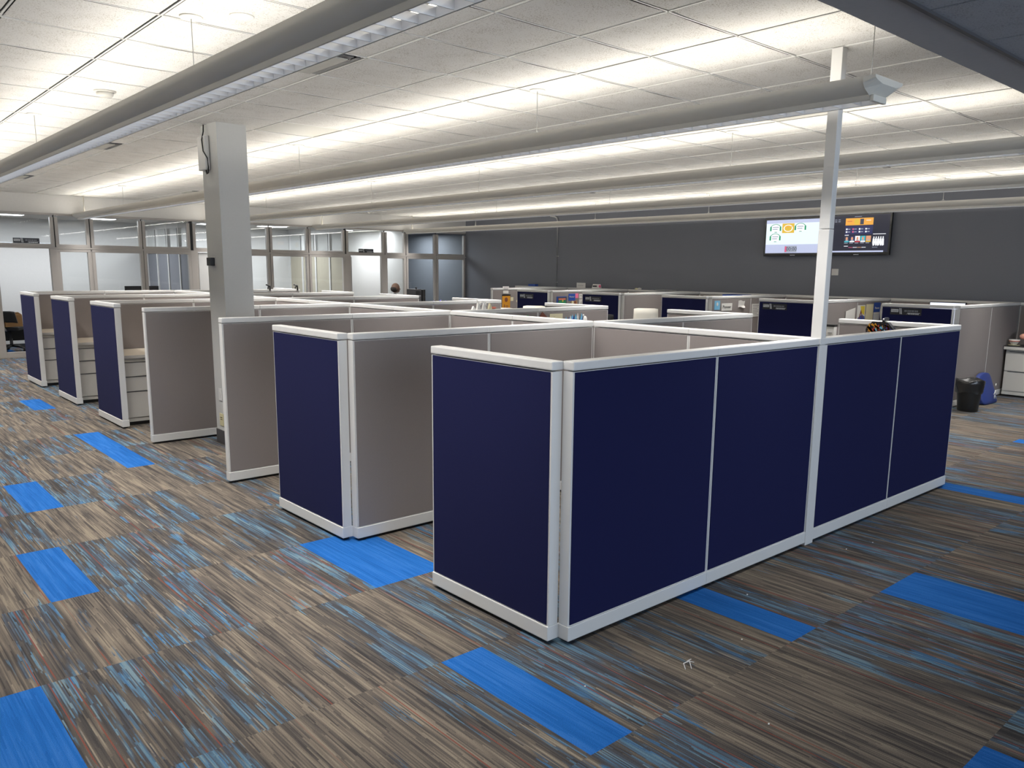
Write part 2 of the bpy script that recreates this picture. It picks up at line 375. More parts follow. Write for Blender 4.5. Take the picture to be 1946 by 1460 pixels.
# walls
struct(MB().box(XG, XG+.15, YN, YB+.2, 0, CZ+.05, 'wallgrey').build('wall_right'))
struct(MB().box(XL-.15, XL, YN, YB+.2, 0, CZ+.05, 'wallwhite').build('wall_left'))
w_ = MB(); w_.box(XL, XG+.1, YN-.15, YN, 0, .7, 'wallwhite'); w_.box(XL, XG+.1, YN-.15, YN, 2.6, LZ+.1, 'wallwhite')
for x in (XL, -1.7, 8.7, XG-.2): w_.box(x, x+.2, YN-.15, YN, .7, 2.6, 'wallwhite')
struct(w_.build('wall_front'))
struct(MB().box(XL, XG, YG, YG+.14, 2.625, CZ+.05, 'soffit').box(XL, XG, YG-.004, YG+.0, 2.618, 2.628, 'black').build('wall_back'))
# back wall and ceiling of the glazed offices
o_ = MB(); o_.box(XL, 11.45, YB, YB+.15, 0, 2.72, 'wallwhite'); o_.box(11.45, XG+.1, YB, YB+.15, 0, 2.72, 'bluegrey')
struct(o_.build('wall_office'))
struct(MB().box(XL, XG+.1, YG+.14, YB+.15, 2.66, 2.72, 'soffit').build('ceiling'))
struct(MB().box(XG-.02, XG, YG+.15, YB, 0, 2.66, 'bluegrey').build('wall_office'))
struct(MB().box(11.42, 11.48, YG+.14, YB, 0, 2.66, 'wallwhite').build('wall_office'))
struct(MB().box(11.50, 11.52, YG+.14, YB, 0, 2.66, 'bluegrey').build('wall_office'))
struct(MB().box(XL, 2.60, YG, YG+.14, 0, 2.62, 'wallwhite').build('wall_back'))
# glazed partitions between offices (seen obliquely)
def side_screen(x, low, nm):
    fr = MB()
    fr.box(x-.03, x+.03, YG+.14, YB, 1.97, 2.10, 'frame').box(x-.03, x+.03, YG+.14, YB, 2.50, 2.66, 'wallwhite').box(x-.03, x+.03, YG+.14, YB, 0, .1, 'frame')
    for k in range(5):
        y = YG+.14+k*(YB-YG-.14)/4
        fr.box(x-.034, x+.034, y-.03, y+.03, 0, 2.6, 'wallwhite')
        fr.box(x-.036, x-.030, y+.03, y+.055, 2.10, 2.5, 'black')
    o = struct(fr.build('wall_'+nm))
    p = MB().box(x-.01, x+.01, YG+.15, YB, .1, 1.97, low).build('blind_panel', o)
    MB().box(x-.004, x+.004, YG+.15, YB, 2.10, 2.5, 'glass').build('glass', o)
    return o
M['blindgrey'] = noisy('grey_blind', (.20, .21, .24), (.24, .25, .28), (5, 120, 2), .6, .05)
M['blindbeige'] = noisy('beige_blind', (.36, .33, .26), (.48, .45, .36), (5, 90, 2), .6, .05)
side_screen(6.22, 'blindgrey', 'screen'); side_screen(9.80, 'blindbeige', 'screen')

# glass front: windows, posts, doors
def window(n, xa, xb, low=True):
    f_ = MB(); w = .055; y0, y1 = YG, YG+.07
    def fr(x0, x1, z0, z1, w_=w):
        f_.box(x0, x1, y0, y1, z0, z0+w_, 'frame', .004); f_.box(x0, x1, y0, y1, z1-(.024 if z1 > 2.5 else w_), z1, 'frame', .004)
        f_.box(x0, x0+w_, y0, y1, z0+w_, z1-w_, 'frame'); f_.box(x1-w_, x1, y0, y1, z0+w_, z1-w_, 'frame')
    fr(xa, xb, 2.015, 2.615)
    if low: fr(xa, xb, .10, 1.985)
    o = struct(f_.build('window_%d' % n))
    MB().box(xa+.05, xb-.05, y0+.03, y0+.036, 2.06, 2.595, 'glass').build('pane', o)
    if low: MB().box(xa+.05, xb-.05, y0+.03, y0+.036, .15, 1.94, 'glass').build('pane', o)
    return o
BAYS = [(2.62, 3.655, 0), (3.675, 4.255, 1), (4.275, 5.20, 1), (5.215, 6.14, 1), (6.20, 7.10, 0), (7.12, 7.85, 1), (7.87, 8.785, 1), (8.80, 9.72, 1), (9.76, 10.81, 0), (10.83, 11.425, 1), (11.445, 12.35, 1), (12.37, 13.30, 1)]
for n, (a, b, lo) in enumerate(BAYS): window(n+1, a, b, bool(lo))
tr_ = MB(); tr_.box(2.6, XG, YG-.004, YG+.074, 1.985, 2.015, 'frame'); tr_.box(2.6, XG, YG, YG+.07, .0, .10, 'frame')
tr_.box(2.6, XG, YG-.006, YG+.076, 2.608, 2.625, 'frame')
for a, b in [(2.56, 2.72), (3.56, 3.68), (6.14, 6.28), (7.02, 7.14), (9.72, 9.87), (10.72, 10.84)]: tr_.box(a, b, YG-.003, YG+.08, 0, 1.985, 'frame', .004)
for (a, b, lo), (c, d, lo2) in zip(BAYS, BAYS[1:]): tr_.box(b, c, YG+.03, YG+.05, 2.015, 2.6, 'black'); tr_.box(b, c, YG+.02, YG+.05, .1, 1.985, 'frame')
struct(tr_.build('trim_2'))
# office ceiling lights
def office_light(x, y, sx, sy, lab, p=60):
    t = thing('ceiling_light', lab, 'light', (x, y, 2.66), 0, 'office ceiling lights behind the glass')
    MB().box(-sx/2-.03, sx/2+.03, -sy/2-.03, sy/2+.03, -.012, 0, 'white2').build('frame', t)
    MB().box(-sx/2, sx/2, -sy/2, sy/2, -.02, -.010, 'diff', .004).build('lens', t)
    area('light', (x, y, 2.62), sx, sy, p, (.93, .96, 1))
area('office_fill', (12.4, 18.6, 2.60), 1.2, 1.2, 75, (.86, .93, 1.0))  # added fill to brighten the blue-grey office
for x, y, lab, p in [(3.15, 18.7, 'oblong lit ceiling light in the office at the far left door', 42), (4.85, 18.8, 'lit ceiling light seen above the third glass bay', 42),
                  (7.3, 18.9, 'lit ceiling light just left of the white column behind glass', 50), (8.65, 18.7, 'lit ceiling light just right of the white column behind glass', 50),
                  (10.55, 18.9, 'lit ceiling light above the office door with the black sign', 34), (11.05, 18.0, 'lit ceiling light in the glass bay above the seated person', 14)]:
    office_light(x, y, .62, .32, lab, p)

# ------------------------------------------------------------------ pendant lamps
ORD = ['nearest', 'second', 'third', 'fourth', 'farthest']
HW = .15
def pendant(k):
    x = 1.665+2.44*k; y0, y1 = 1.965, 17.0
    t = thing('pendant_light', '%s long linear pendant light counted from the photographer, hung below the tiled ceiling' % ORD[k], 'lamp', (x, 0, 0), 0, 'linear pendant lights')
    if k == -1: t['label'] = 'extra linear pendant light added out of view above left of the photographer'  # unseen extra pendant, added to light the left side
    if k == 0: t['label'] = 'large dark-looking linear pendant light crossing the upper left, nearest of the row'
    if k == 1: t['label'] = 'linear pendant light with its capped end in front of the white ceiling pole'
    outer = [(-HW, 2.636), (-HW, 2.618), (-HW+.006, 2.602), (-HW+.018, 2.588), (-HW+.036, 2.576), (-.092, 2.567), (-.071, 2.562), (-.069, 2.546), (-.066, 2.538), (-.062, 2.536)]
    inner = [(-.060, 2.540), (-.060, 2.575), (-.105, 2.588), (-HW+.016, 2.604), (-HW+.008, 2.622), (-HW+.004, 2.637)]
    sh = MB()
    for s_ in (1, -1):
        sh.prism([(s_*a, b) for a, b in outer+inner], 'y', y0, y1, 'lamp', False)
    o = sh.build('housing', t)
    for p in o.data.polygons: p.use_smooth = p.area > 0 and len(p.vertices) == 4
    try: o.data.set_sharp_from_angle(angle=.6)
    except Exception: pass
    c = MB()   # end caps following the wing section
    cap = [(-HW-.004, 2.634), (-HW, 2.604), (-HW+.02, 2.583), (-.075, 2.557), (-.074, 2.552), (-.070, 2.530), (.070, 2.530), (.074, 2.552), (.075, 2.557), (HW-.02, 2.583), (HW, 2.604), (HW+.004, 2.634)]
    wing = [p_ for p_ in cap if p_[1] > 2.555]; nc = len(wing); A = [(a_, y0, b_) for a_, b_ in wing]; B = [(a_*.97, y0-.06, 2.637-(2.637-b_)*.42) for a_, b_ in wing]
    c.box(-.070, .070, y0-.022, y0, 2.530, 2.562, 'lamp', .006)
    c.add(A+B, [(i_, (i_+1) % nc, nc+(i_+1) % nc, nc+i_) for i_ in range(nc)]+[list(range(nc))[::-1], [nc+i_ for i_ in range(nc)]], 'lamp'); c.build('end_cap', t)
    c = MB(); c.prism(cap, 'y', y1, y1+.03, 'lamp'); c.build('end_cap', t)
    MB().box(-.060, .060, y0, y1, 2.592, 2.598, 'lampin').build('tray', t)
    lv = MB(); n = int((y1-y0)/.105)
    for i in range(n+1):
        y = y0+i*(y1-y0)/n; lv.box(-.060, .060, y-.002, y+.002, 2.541, 2.574, 'louver')
    lv.box(-.0605, -.058, y0, y1, 2.538, 2.575, 'louver').box(.058, .0605, y0, y1, 2.538, 2.575, 'louver')
    lv.build('louver', t)
    for y in (2.0, 4.45, 8.15, 10.72, 14.36):
        MB().tube([(0, y, 2.60), (0, y, CZ)], .0022, 'wire', 6).tube([(0, y-.09, 2.60), (0, y, 2.67), (0, y+.09, 2.60)], .002, 'wire', 6).build('cable', t)
        MB().lathe((0, y, CZ-.008), [(.058, .008), (.056, .001), (.03, 0)], 'barwhite', 20).build('canopy', t)
    MB().tube([(.03, 16.90, CZ+.0), (.03, 16.90, 2.66), (0, 16.88, 2.60)], .02, 'lamp', 8).build('conduit', t)
    area('tube_up', (x, (y0+y1)/2, 2.602), .07, y1-y0-.1, LAMP_UP, (1.0, .95, .86), (PI, 0, 0))
    for s_ in (1, -1): area('tube_side', (x+s_*.06, (y0+y1)/2, 2.640), .05, y1-y0-.1, LAMP_SIDE, (1.0, .96, .89), (0, -s_*PI*.67, 0))
    area('tube_down', (x, (y0+y1)/2, 2.534), .100, y1-y0-.1, LAMP_DOWN*(1 if k >= 0 else .35), (1.0, .97, .94), (0, 0, 0), spread=1.75)
    area('tube_glow', (x, (y0+y1)/2, 2.589), .110, y1-y0-.1, 6.5, (1.0, .99, .97), (0, 0, 0), spread=2.2)
for k in range(-1, 5): pendant(k)

# ------------------------------------------------------------------ ceiling fittings
def smoke(x, y, lab):
    t = thing('smoke_detector', lab, 'smoke detector', (x, y, CZ), 0, 'smoke detectors')
    MB().lathe((0, 0, 0), [(.075, 0), (.075, -.012), (.066, -.016)], 'cab', 24).build('base', t)
    MB().lathe((0, 0, 0), [(.058, -.016), (.056, -.034), (.045, -.046), (.015, -.048)], 'cab', 24).build('chamber', t)
smoke(1.84, 6.69, 'round smoke detector left of the nearest pendant light'); smoke(9.66, 6.60, 'smoke detector hanging between the third and fourth pendant lights'); smoke(9.9, 16.3, 'far smoke detector near the soffit over the glass offices')
for x, y, lab in [(1.85, 4.25, 'larger white round cover plate on the ceiling at upper left'), (1.82, 7.84, 'small white round cover plate near the far pendant cable'), (9.84, 5.86, 'round cover plate on the ceiling over the far cubicles')]:
    tag(MB().lathe((0, 0, 0), [(.062, 0), (.060, -.006), (.05, -.008)], 'barwhite', 20).build('cover_plate', None, (x, y, CZ)), lab, 'cover plate', 'sprinkler cover plates')
for (i, j), sl in FLAT.items():
    if not sl: continue
    x = CX0+(i+.5)*T; y = CY0+(j+.5)*T
    t = thing('air_vent', {(-2, 2): 'smooth ceiling air vent with dark slot, beside the nearest pendant light', (-2, 10): 'ceiling air vent with dark slot left of the white column', (-2, 17): 'farthest slotted ceiling air vent at the left edge', (10, 2): 'slotted ceiling air vent right of the ceiling pole', (10, 10): 'slotted ceiling air vent above the middle of the charcoal wall', (3, 18): 'slotted ceiling air vent near the soffit'}[(i, j)], 'vent', (x, y, CZ), 0, 'slotted ceiling vents')
    MB().box(-.28, .22, -.22, .28, -.010, 0, 'flatpanel', .003).build('panel', t)
    MB().box(-.28, .24, -.285, -.225, -.004, .006, 'darkgrey').box(.225, .27, -.285, .28, -.004, .006, 'rubber').build('slot', t)

# ------------------------------------------------------------------ cubicle panels
TH = .066; HP = 1.306
_pc = {}
def panel_mesh(Lp, ca, cb):
    key = (round(Lp, 3), ca, cb)
    if key in _pc: return _pc[key]
    fr = MB().box(.002, Lp-.002, .004, TH-.004, .088, 1.262, 'white')
    fa = MB().box(.013, Lp-.013, .0005, .006, .094, 1.259, ca, .0015)
    fb = MB().box(.013, Lp-.013, TH-.006, TH-.0005, .094, 1.259, cb, .0015)
    ba = MB().box(0, Lp, -.003, TH+.003, .018, .088, 'white', .004)
    cp = MB().box(0, Lp, -.002, TH+.002, 1.267, HP, 'white', .006)
    ft = MB()
    for x in (.06, Lp-.06): ft.lathe((x, TH/2, 0), [(.022, 0), (.022, .008), (.008, .010), (.008, .03)], 'black', 12)
    ft.box(.02, Lp-.02, .014, TH-.014, .004, .03, 'black')  # black strip stands in for the shaded gap under the base cover
    _pc[key] = [(m.mesh(n), n) for m, n in ((fr, 'frame'), (fa, 'fabric_front'), (fb, 'fabric_back'), (ba, 'base_cover'), (cp, 'top_cap'), (ft, 'glide_gap_shade'))]
    return _pc[key]
def panel(x, y, d, Lp, ca, cb, label, group):
    t = thing('cubicle_panel', label, 'partition', (x, y, 0), 0 if d == 'X' else PI/2, group)
    for me, n in panel_mesh(Lp, ca, cb): link_copy(me, n, t)
    return t
YW = [2.409, 4.27, 6.12, 7.977, 9.84, 11.70, 13.60]
ROW = ['nearest', 'second', 'third', 'fourth', 'fifth', 'sixth', 'farthest']
GW = 'cross wall panels of the near cubicle bank'
for k, y in enumerate(YW):
    xs = [2.456 if k not in (2, 3) else 2.39, 3.52, 4.563, 4.63, 5.72, 6.776]
    if k == 0:
        spans = [(2.456, 3.52), (3.52, 4.563), (4.659, 5.713), (5.713, 6.776)]
        labs = ['large navy fabric panel at the front corner of the nearest cubicle wall', 'navy panel just left of the white ceiling pole in the nearest cubicle wall',
                'navy panel just right of the white ceiling pole in the nearest cubicle wall', 'rightmost navy panel of the nearest cubicle wall, toward the waste bin']
    else:
        spans = [(xs[0], 3.52), (3.52, 4.563), (4.631, 5.70), (5.70, 6.776)]
        labs = ['grey fabric panel at the left aisle end of the %s cross wall' % ROW[k], 'grey panel just left of the spine in the %s cross wall' % ROW[k],
                'grey panel just right of the spine in the %s cross wall' % ROW[k], 'grey panel at the right aisle end of the %s cross wall' % ROW[k]]
    for (a, b), lb in zip(spans, labs):
        panel(a, y, 'X', b-a, 'navy' if k == 0 else 'grey', 'grey', lb, GW)
# spine along Y
for k in range(6):
    ya = YW[k]+TH; yb = YW[k+1]; h = (yb-ya)/2
    for q in range(2):
        panel(4.630, ya+q*h, 'Y', h, 'grey', 'grey', 'grey spine panel, %s half of the stretch behind the %s cross wall' % (('near', 'far')[q], ROW[k]), 'spine panels of the near cubicle bank')
# left returns
for k in (0, 1): panel(2.456, YW[k]+TH-.004, 'Y', .90, 'grey', 'navy', 'short navy end panel at the left aisle, joined to the %s cross wall' % ROW[k], 'navy end panels along the left aisle')
for k in (4, 5, 6): panel(2.456, YW[k]-.90, 'Y', .90, 'grey', 'navy', 'short navy end panel at the left aisle, in front of the %s cross wall' % ROW[k], 'navy end panels along the left aisle')
for k in range(7): panel(6.776, YW[k]+TH+.006, 'Y', .90, 'navy', 'grey', 'short end panel at the right aisle, behind the %s cross wall' % ROW[k], 'end panels along the middle aisle')
# second bank
YB2 = [3.895, 5.755, 7.605, 9.45, 11.27, 13.08]
ROW2 = ['first', 'second', 'third', 'fourth', 'fifth', 'farthest']
for k, y in enumerate(YB2):
    panel(10.866, y, 'X', 1.12, 'grey', 'grey', 'grey aisle-end panel of the %s far-bank cross wall from the waste bin' % ROW2[k], 'cross wall panels of the far cubicle bank')
    panel(11.986, y, 'X', 1.10, 'grey', 'grey', 'grey inner panel of the %s far-bank cross wall from the waste bin' % ROW2[k], 'cross wall panels of the far cubicle bank')
    if k < 5: panel(10.866, y+TH-.004, 'Y', .90, 'grey', 'navy', 'short navy end panel at the %s far-bank cross wall from the waste bin' % ROW2[k], 'navy end panels of the far cubicle bank')
ys2 = [2.04]+YB2+[14.9]
for a, b in zip(ys2, ys2[1:]):
    panel(13.155, a+.002, 'Y', b-a-.004, 'grey', 'grey', 'long grey back panel by the charcoal wall, %.0fth from the right' % (ys2.index(a)+1) if ys2.index(a) > 2 else ['grey back panel by the charcoal wall at the right picture edge', 'grey back panel by the charcoal wall behind the blue bag bay', 'third grey back panel by the charcoal wall from the right'][ys2.index(a)], 'back panels along the charcoal wall')
# ceiling power pole with its lower trim
t = thing('power_pole', 'tall white pole rising from the nearest cubicle wall to the ceiling', 'pole', (4.6, 2.44, 0))
MB().box(-.037, .059, -.036, .032, .0, 1.264, 'white', .003).build('lower_trim', t)
MB().box(-.028, .029, -.036, .032, 1.264, 1.95, 'white', .004).build('lower_shaft', t)
MB().box(-.0275, .0285, -.0355, .0315, 1.952, CZ+.002, 'white', .004).build('upper_shaft', t)
MB().box(-.037, .059, -.037, .034, 1.267, HP, 'white', .003).build('cap_collar', t)

# ------------------------------------------------------------------ column
t = thing('column', 'square off-white column rising to the ceiling among the cubicles', 'column', (2.925, 7.375, 0))
MB().box(0, .275, 0, .37, 0, CZ+.004, 'colpaint', .003).build('shaft', t)
MB().box(-.006, .281, -.006, .376, 0, .13, 'rubber', .003).build('base_wrap', t)
struct(t); t['kind'] = 'structure'; t.name = 'trim_3'
for kk in ('label', 'category'): del t[kk]
CXf = 2.925
t = thing('access_point', 'white wireless access box on the column near the ceiling', 'network device', (CXf, 7.60, 2.56))
MB().box(-.05, -.004, -.06, .115, .0, .30, 'white2', .012).build('case', t)
MB().box(-.006, 0, -.04, .09, .02, .28, 'darkgrey').build('bracket', t)
MB().box(-.053, -.049, -.01, .0, .13, .165, 'paper').build('indicator', t)
MB().tube([(-.02, .02, .40), (-.03, .0, .34), (-.06, -.03, .26), (-.062, -.055, .16), (-.035, -.075, .1), (-.03, -.078, .02), (-.03, -.06, -.03), (-.03, -.03, -.035), (-.03, -.02, .0)], .006, 'black', 8).build('cable', t)
t = thing('wall_sensor', 'small black sensor box at head height on the column', 'sensor', (CXf, 7.60, 1.70))
MB().box(-.006, 0, -.055, .055, -.02, .085, 'white2', .003).build('mounting_plate', t)
MB().box(-.05, -.006, -.05, .045, .0, .075, 'black', .006).build('case', t)
t = thing('wall_plate', 'blank white data plate low on the column, above the ivory outlet', 'wall plate', (CXf, 7.60, .42))
MB().box(-.007, 0, -.038, .038, 0, .12, 'white', .003).box(-.009, -.006, -.012, .012, .03, .09, 'white2').build('plate', t)
t = thing('power_outlet', 'ivory power outlet low on the column', 'outlet', (CXf, 7.60, .175))
MB().box(-.008, 0, -.045, .045, 0, .12, 'cork', .003).build('plate', t)
MB().box(-.010, -.007, -.02, -.005, .06, .068, 'black').box(-.010, -.007, .008, .02, .06, .068, 'black').box(-.010, -.007, -.02, -.005, .078, .086, 'black').box(-.010, -.007, .008, .02, .078, .086, 'black').build('socket', t)

# ------------------------------------------------------------------ desks and drawers in the left cells
def drawers(x, y, wd, dp, label, group, hs=((.53, .68), (.37, .525), (.085, .365)), top=.72):
    t = thing('drawer_pedestal', label, 'drawer cabinet', (x, y, 0), 0, group)
    MB().box(0, wd, .012, dp, .05, top, 'cab', .002).build('body', t)
    MB().box(.01, wd-.01, .03, dp-.01, 0, .05, 'black').build('plinth', t)
    MB().box(0, wd, .0, .014, .04, .078, 'cab').build('base_rail', t)
    for a, b in hs:
        d = MB().box(.003, wd-.003, -.008, .012, a, b, 'cab', .003).build('drawer', t)
        MB().box(.02, wd-.02, -.011, -.006, b-.004, b+.003, 'darkgrey').build('pull', d)
    MB().lathe((wd-.04, -.001, top-.02), [(.009, 0), (.009, -.006)], 'darkgrey', 10, 'y').build('lock', t)
    return t
for k, nm in ((4, 'third navy end panel from the near corner'), (5, 'fourth navy end panel from the near corner'), (6, 'farthest left navy end panel')):
    y = YW[k]
    t = thing('desk', 'pale wood-grain worktop behind the %s' % nm, 'desk', (2.46, y-.76, 0), 0, 'worktops in the left cubicles')
    MB().box(0, 2.08, 0, .755, .722, .752, 'desk', .003).build('worktop', t)
    MB().box(0, 2.08, -.003, .003, .72, .753, 'cab', .001).build('front_edge', t)
    MB().box(1.98, 2.02, .02, .72, 0, .722, 'cab', .003).build('support', t)
    drawers(2.462, y-.755, .40, .60, 'off-white three-drawer pedestal behind the %s' % nm, 'pedestals in the left cubicles')

# ------------------------------------------------------------------ nameplates
def nameplate(ax, x, y, z, wd, ht, label, plate='plate'):
    t = thing('nameplate', label, 'sign', (x, y, z), -PI/2 if ax == 'x' else 0, 'workstation nameplates')
    # local: x to the right, front looks to -y ; origin at left-bottom
    MB().box(0, wd, -.006, 0, 0, ht, plate, .002).build('plate', t)
    MB().box(wd*.03, wd*.27, -.008, -.005, ht*.38, ht*.80, 'plategrey').build('logo_box', t)
    text('logo_text', 'Pioneer', ht*.34, 'plate', t, (wd*.15, -.0085, ht*.59), FY, sx=.9)
    b = MB()
    for q in (0, 1): b.prism([(wd*(.29+q*.045), ht*.95), (wd*(.315+q*.045), ht*.95), (wd*(.345+q*.045), ht*.12), (wd*(.32+q*.045), ht*.12)], 'y', -.008, -.005, 'plategrey')
    b.build('slashes', t)
    b = MB(); x_ = .46
    for w in (.10, .05, .08, .10, .06, .05): b.box(wd*x_, wd*(x_+w*.8), -.0078, -.005, ht*.48, ht*.72, 'platedim'); x_ += w
    b.build('name_line', t)
    b = MB(); b.prism([(wd*.53, ht*.12), (wd*.545, ht*.12), (wd*.57, ht*.34), (wd*.97, ht*.34), (wd*.95, ht*.28), (wd*.575, ht*.28)], 'y', -.0078, -.005, 'plategrey')
    x_ = .58
    for w in (.09, .06, .08, .07, .05): b.box(wd*x_, wd*(x_+w*.85), -.0078, -.005, ht*.12, ht*.25, 'plategrey'); x_ += w
    b.build('title_line', t)
for y, z, lab in [(4.735, 1.162, 'nameplate on the far-bank navy panel nearest the waste bin'), (6.645, 1.148, 'nameplate on the navy panel just left of the ceiling pole'),
                  (10.33, 1.135, 'nameplate on the navy panel right of the blue flyer and sketches'), (12.14, 1.13, 'nameplate on the navy panel right of the orange poster')]:
    nameplate('x', 10.80, y, z, .40, .09, lab)
nameplate('y', 2.985, YG-.002, 2.072, .42, .095, 'black door sign on the glass over the far left office doorway'); nameplate('y', 10.08, YG-.002, 2.055, .41, .09, 'black door sign on the glass over the office door near the seated person')

# ------------------------------------------------------------------ televisions
def tv(ya, yb, z0, z1, label):
    wd = ya-yb; ht = z1-z0
    t = thing('television', label, 'television', (13.24, ya, z0), -PI/2, 'wall televisions')
    MB().box(0, wd, -.02, .03, 0, ht, 'tvblack', .006).build('bezel', t)
    MB().box(wd*.25, wd*.75, .03, .075, ht*.25, ht*.75, 'black').build('wall_mount', t)
    MB().box(wd*.46, wd*.54, -.022, -.018, .006, .018, 'plategrey').build('badge', t)
    return t, wd, ht
def ell(mb, cx, cz, rx, rz, m, y=-.0235, r0=0, a0=0, a1=2*PI, n=28):
    vs = []; fs = []
    for i in range(n+1):
        a = a0+(a1-a0)*i/n
        vs.append((cx+rx*math.cos(a), y, cz+rz*math.sin(a))); vs.append((cx+rx*r0*math.cos(a), y, cz+rz*r0*math.sin(a)))
    for i in range(n): fs.append((2*i, 2*i+1, 2*i+3, 2*i+2))
    mb.add(vs, fs, m)
def rect(mb, x0, x1, z0, z1, m, y=-.0235): mb.add([(x0, y, z0), (x1, y, z0), (x1, y, z1), (x0, y, z1)], [(0, 1, 2, 3)], m)
t, wd, ht = tv(8.19, 7.03, 1.985, 2.655, 'wall television with a white screen of green headset symbols and a timer')
sc = MB(); rect(sc, .035, wd-.035, .05, ht-.04, 'tvwhite', -.0212); rect(sc, .035, wd-.035, ht-.10, ht-.04, 'tvlav', -.0216); rect(sc, .035, wd-.035, .05, .20, 'tvlav', -.0216)
so = sc.build('screen', t)
ic = MB()
for cx, cz in ((.22, .485), (.70, .49), (.22, .32)):
    ell(ic, cx, cz, .105, .070, 'tvpaper', -.0222); ell(ic, cx, cz, .108, .075, 'tvgreen', -.0228, .88, -.2, PI+.2)
    rect(ic, cx-.11, cx-.08, cz-.045, cz+.03, 'tvgreen', -.0230); rect(ic, cx+.08, cx+.11, cz-.045, cz+.03, 'tvgreen', -.0230); rect(ic, cx-.02, cx+.03, cz-.072, cz-.062, 'tvgreen', -.0230)
    for q in (0, 1): rect(ic, cx-.06, cx+.06-.02*q, cz+.012-.035*q, cz+.026-.035*q, 'tvgrey', -.0232)
rect(ic, .35, .585, .40, .565, 'tvgold', -.0222); ell(ic, .467, .482, .09, .062, 'tvpaper', -.0226); ell(ic, .467, .482, .07, .05, 'tvgold', -.0229); rect(ic, .40, .54, .50, .515, 'tvorange', -.0232)
ic.build('headset_icon', so)
tb = MB(); rect(tb, .42, .655, .062, .175, 'tvgrey', -.0222); rect(tb, .425, .46, .07, .165, 'tvpink', -.0225); tb.build('timer_box', so)
text('timer_digits', '00:00', .095, 'tvink', so, (.555, -.0235, .118), FY)
t, wd, ht = tv(7.0, 5.90, 1.99, 2.675, 'wall television right of the ceiling pole showing a dark screen with an orange banner')
sc = MB(); rect(sc, .03, wd-.03, .05, ht-.03, 'tvdark', -.0212); rect(sc, .03, wd-.10, .05, .075, 'tvlav', -.0218); so = sc.build('screen', t)
ic = MB(); rect(ic, .33, .80, .49, .605, 'tvorange', -.022); rect(ic, .48, .56, .50, .59, 'tvgold', -.0225); rect(ic, .58, .64, .50, .59, 'tvink', -.0225); rect(ic, .36, .44, .55, .558, 'tvred', -.0225); rect(ic, .68, .76, .56, .568, 'tvpaper', -.0225)
rect(ic, .33, .80, .34, .485, 'tvnavy', -.0219)
for q in range(4):
    for r_ in range(2): rect(ic, .345+q*.11, .37+q*.11, .37+r_*.045, .395+r_*.045, ('tvpaper', 'tvpink', 'tvpaper', 'tvpaper')[q], -.0225); rect(ic, .375+q*.11, .42+q*.11, .376+r_*.045, .388+r_*.045, 'tvgrey', -.0225)
ic.build('banner', so)
ic = MB()
for q, (a, b) in enumerate((('tvink', 'tvcyan'), ('tvnavy', 'tvpaper'), ('tvpaper', 'tvred'), ('tvcyan', 'tvpaper'), ('tvskin', 'tvgold'))):
    x = .33+q*.092; rect(ic, x, x+.082, .215, .315, a, -.022); rect(ic, x, x+.082, .215, .235, b, -.0224); ell(ic, x+.04, .275, .018, .026, 'tvskin', -.0226); rect(ic, x+.02, x+.065, .235, .255, 'tvgrey', -.0225); rect(ic, x, x+.06, .195, .205, 'tvgrey', -.022)
for q in range(4): rect(ic, .41+q*.075, .48+q*.075, .125, .133, ('tvpink', 'tvpaper', 'tvskin', 'tvpaper')[q], -.022)
rect(ic, .33, .40, .145, .155, 'tvpaper', -.022); rect(ic, .33, .40, .325, .335, 'tvpaper', -.022)
for q in range(5): x = .83+q*.038; ell(ic, x, .285, .010, .016, 'tvpaper', -.0225); ic.add([(x-.016, -.0225, .27), (x+.014, -.0225, .265), (x+.02, -.0225, .16), (x-.01+.01*(q % 2), -.0225, .15), (x-.02, -.0225, .20)], [(0, 1, 2, 3, 4)], 'tvpaper')
rect(ic, .81, 1.02, .335, .345, 'tvpaper', -.0222); rect(ic, .81, .90, .125, .132, 'tvgrey', -.0222); rect(ic, .48, .60, .635-.01, .642-.01, 'tvgrey', -.0222)
for q in range(4): rect(ic, .14+(q % 2)*.06, .18+(q % 2)*.06, .58-(q//2)*.03, .59-(q//2)*.03, 'tvgrey', -.0222)
ic.build('album_tiles', so)
t = thing('wall_plate', 'small white wall plate on the charcoal wall under the televisions', 'wall plate', (XG, 6.84, 1.71))
MB().box(-.008, 0, -.06, .06, -.055, .055, 'white2', .003).build('plate', t)
t = thing('wall_conduit', 'thin vertical white conduit running down the charcoal wall', 'conduit', (XG, 13.66, 0))
MB().tube([(-.02, .25, CZ-.03), (-.02, .1, CZ-.05), (-.02, .03, CZ-.08), (-.02, 0, CZ-.16), (-.02, 0, .1)], .017, 'white2', 10).build('pipe', t)
MB().box(-.012, 0, -.03, .03, 2.0, 2.02, 'white2').box(-.012, 0, -.03, .03, 1.4, 1.42, 'white2').build('clip', t)

# ------------------------------------------------------------------ pinned papers on far walls
def sheet(name, ax, p, a, b, z0, z1, m, label, cat='paper', thick=.002, group=None, lines=0, off=.004):
    # ax 'y': on a wall facing -Y at y=p from x=a to x=b
    t = thing(name, label, cat, (a, p-off, z0), 0, group)
    MB().box(0, b-a, -thick, 0, 0, z1-z0, m).build('sheet', t)
    if lines:
        l = MB(); h = z1-z0; w = b-a
        for q in range(lines): l.box(w*.12, w*(.88-.12*(q % 3)), -thick-.0006, -thick, h*(1-(q+1)/(lines+1))-h*.02, h*(1-(q+1)/(lines+1))+h*.02, 'paperlines')
        l.build('print', t)
    return t
y3 = YB2[2]
t = sheet('pinned_paper', 'y', y3, 10.935, 11.085, 1.09, 1.235, 'sky', 'light blue paper cutout pinned on the grey panel left of a white word sheet')
MB().ball((.075, -.003, .09), (.025, .002, .03), 'paper').build('print', t)
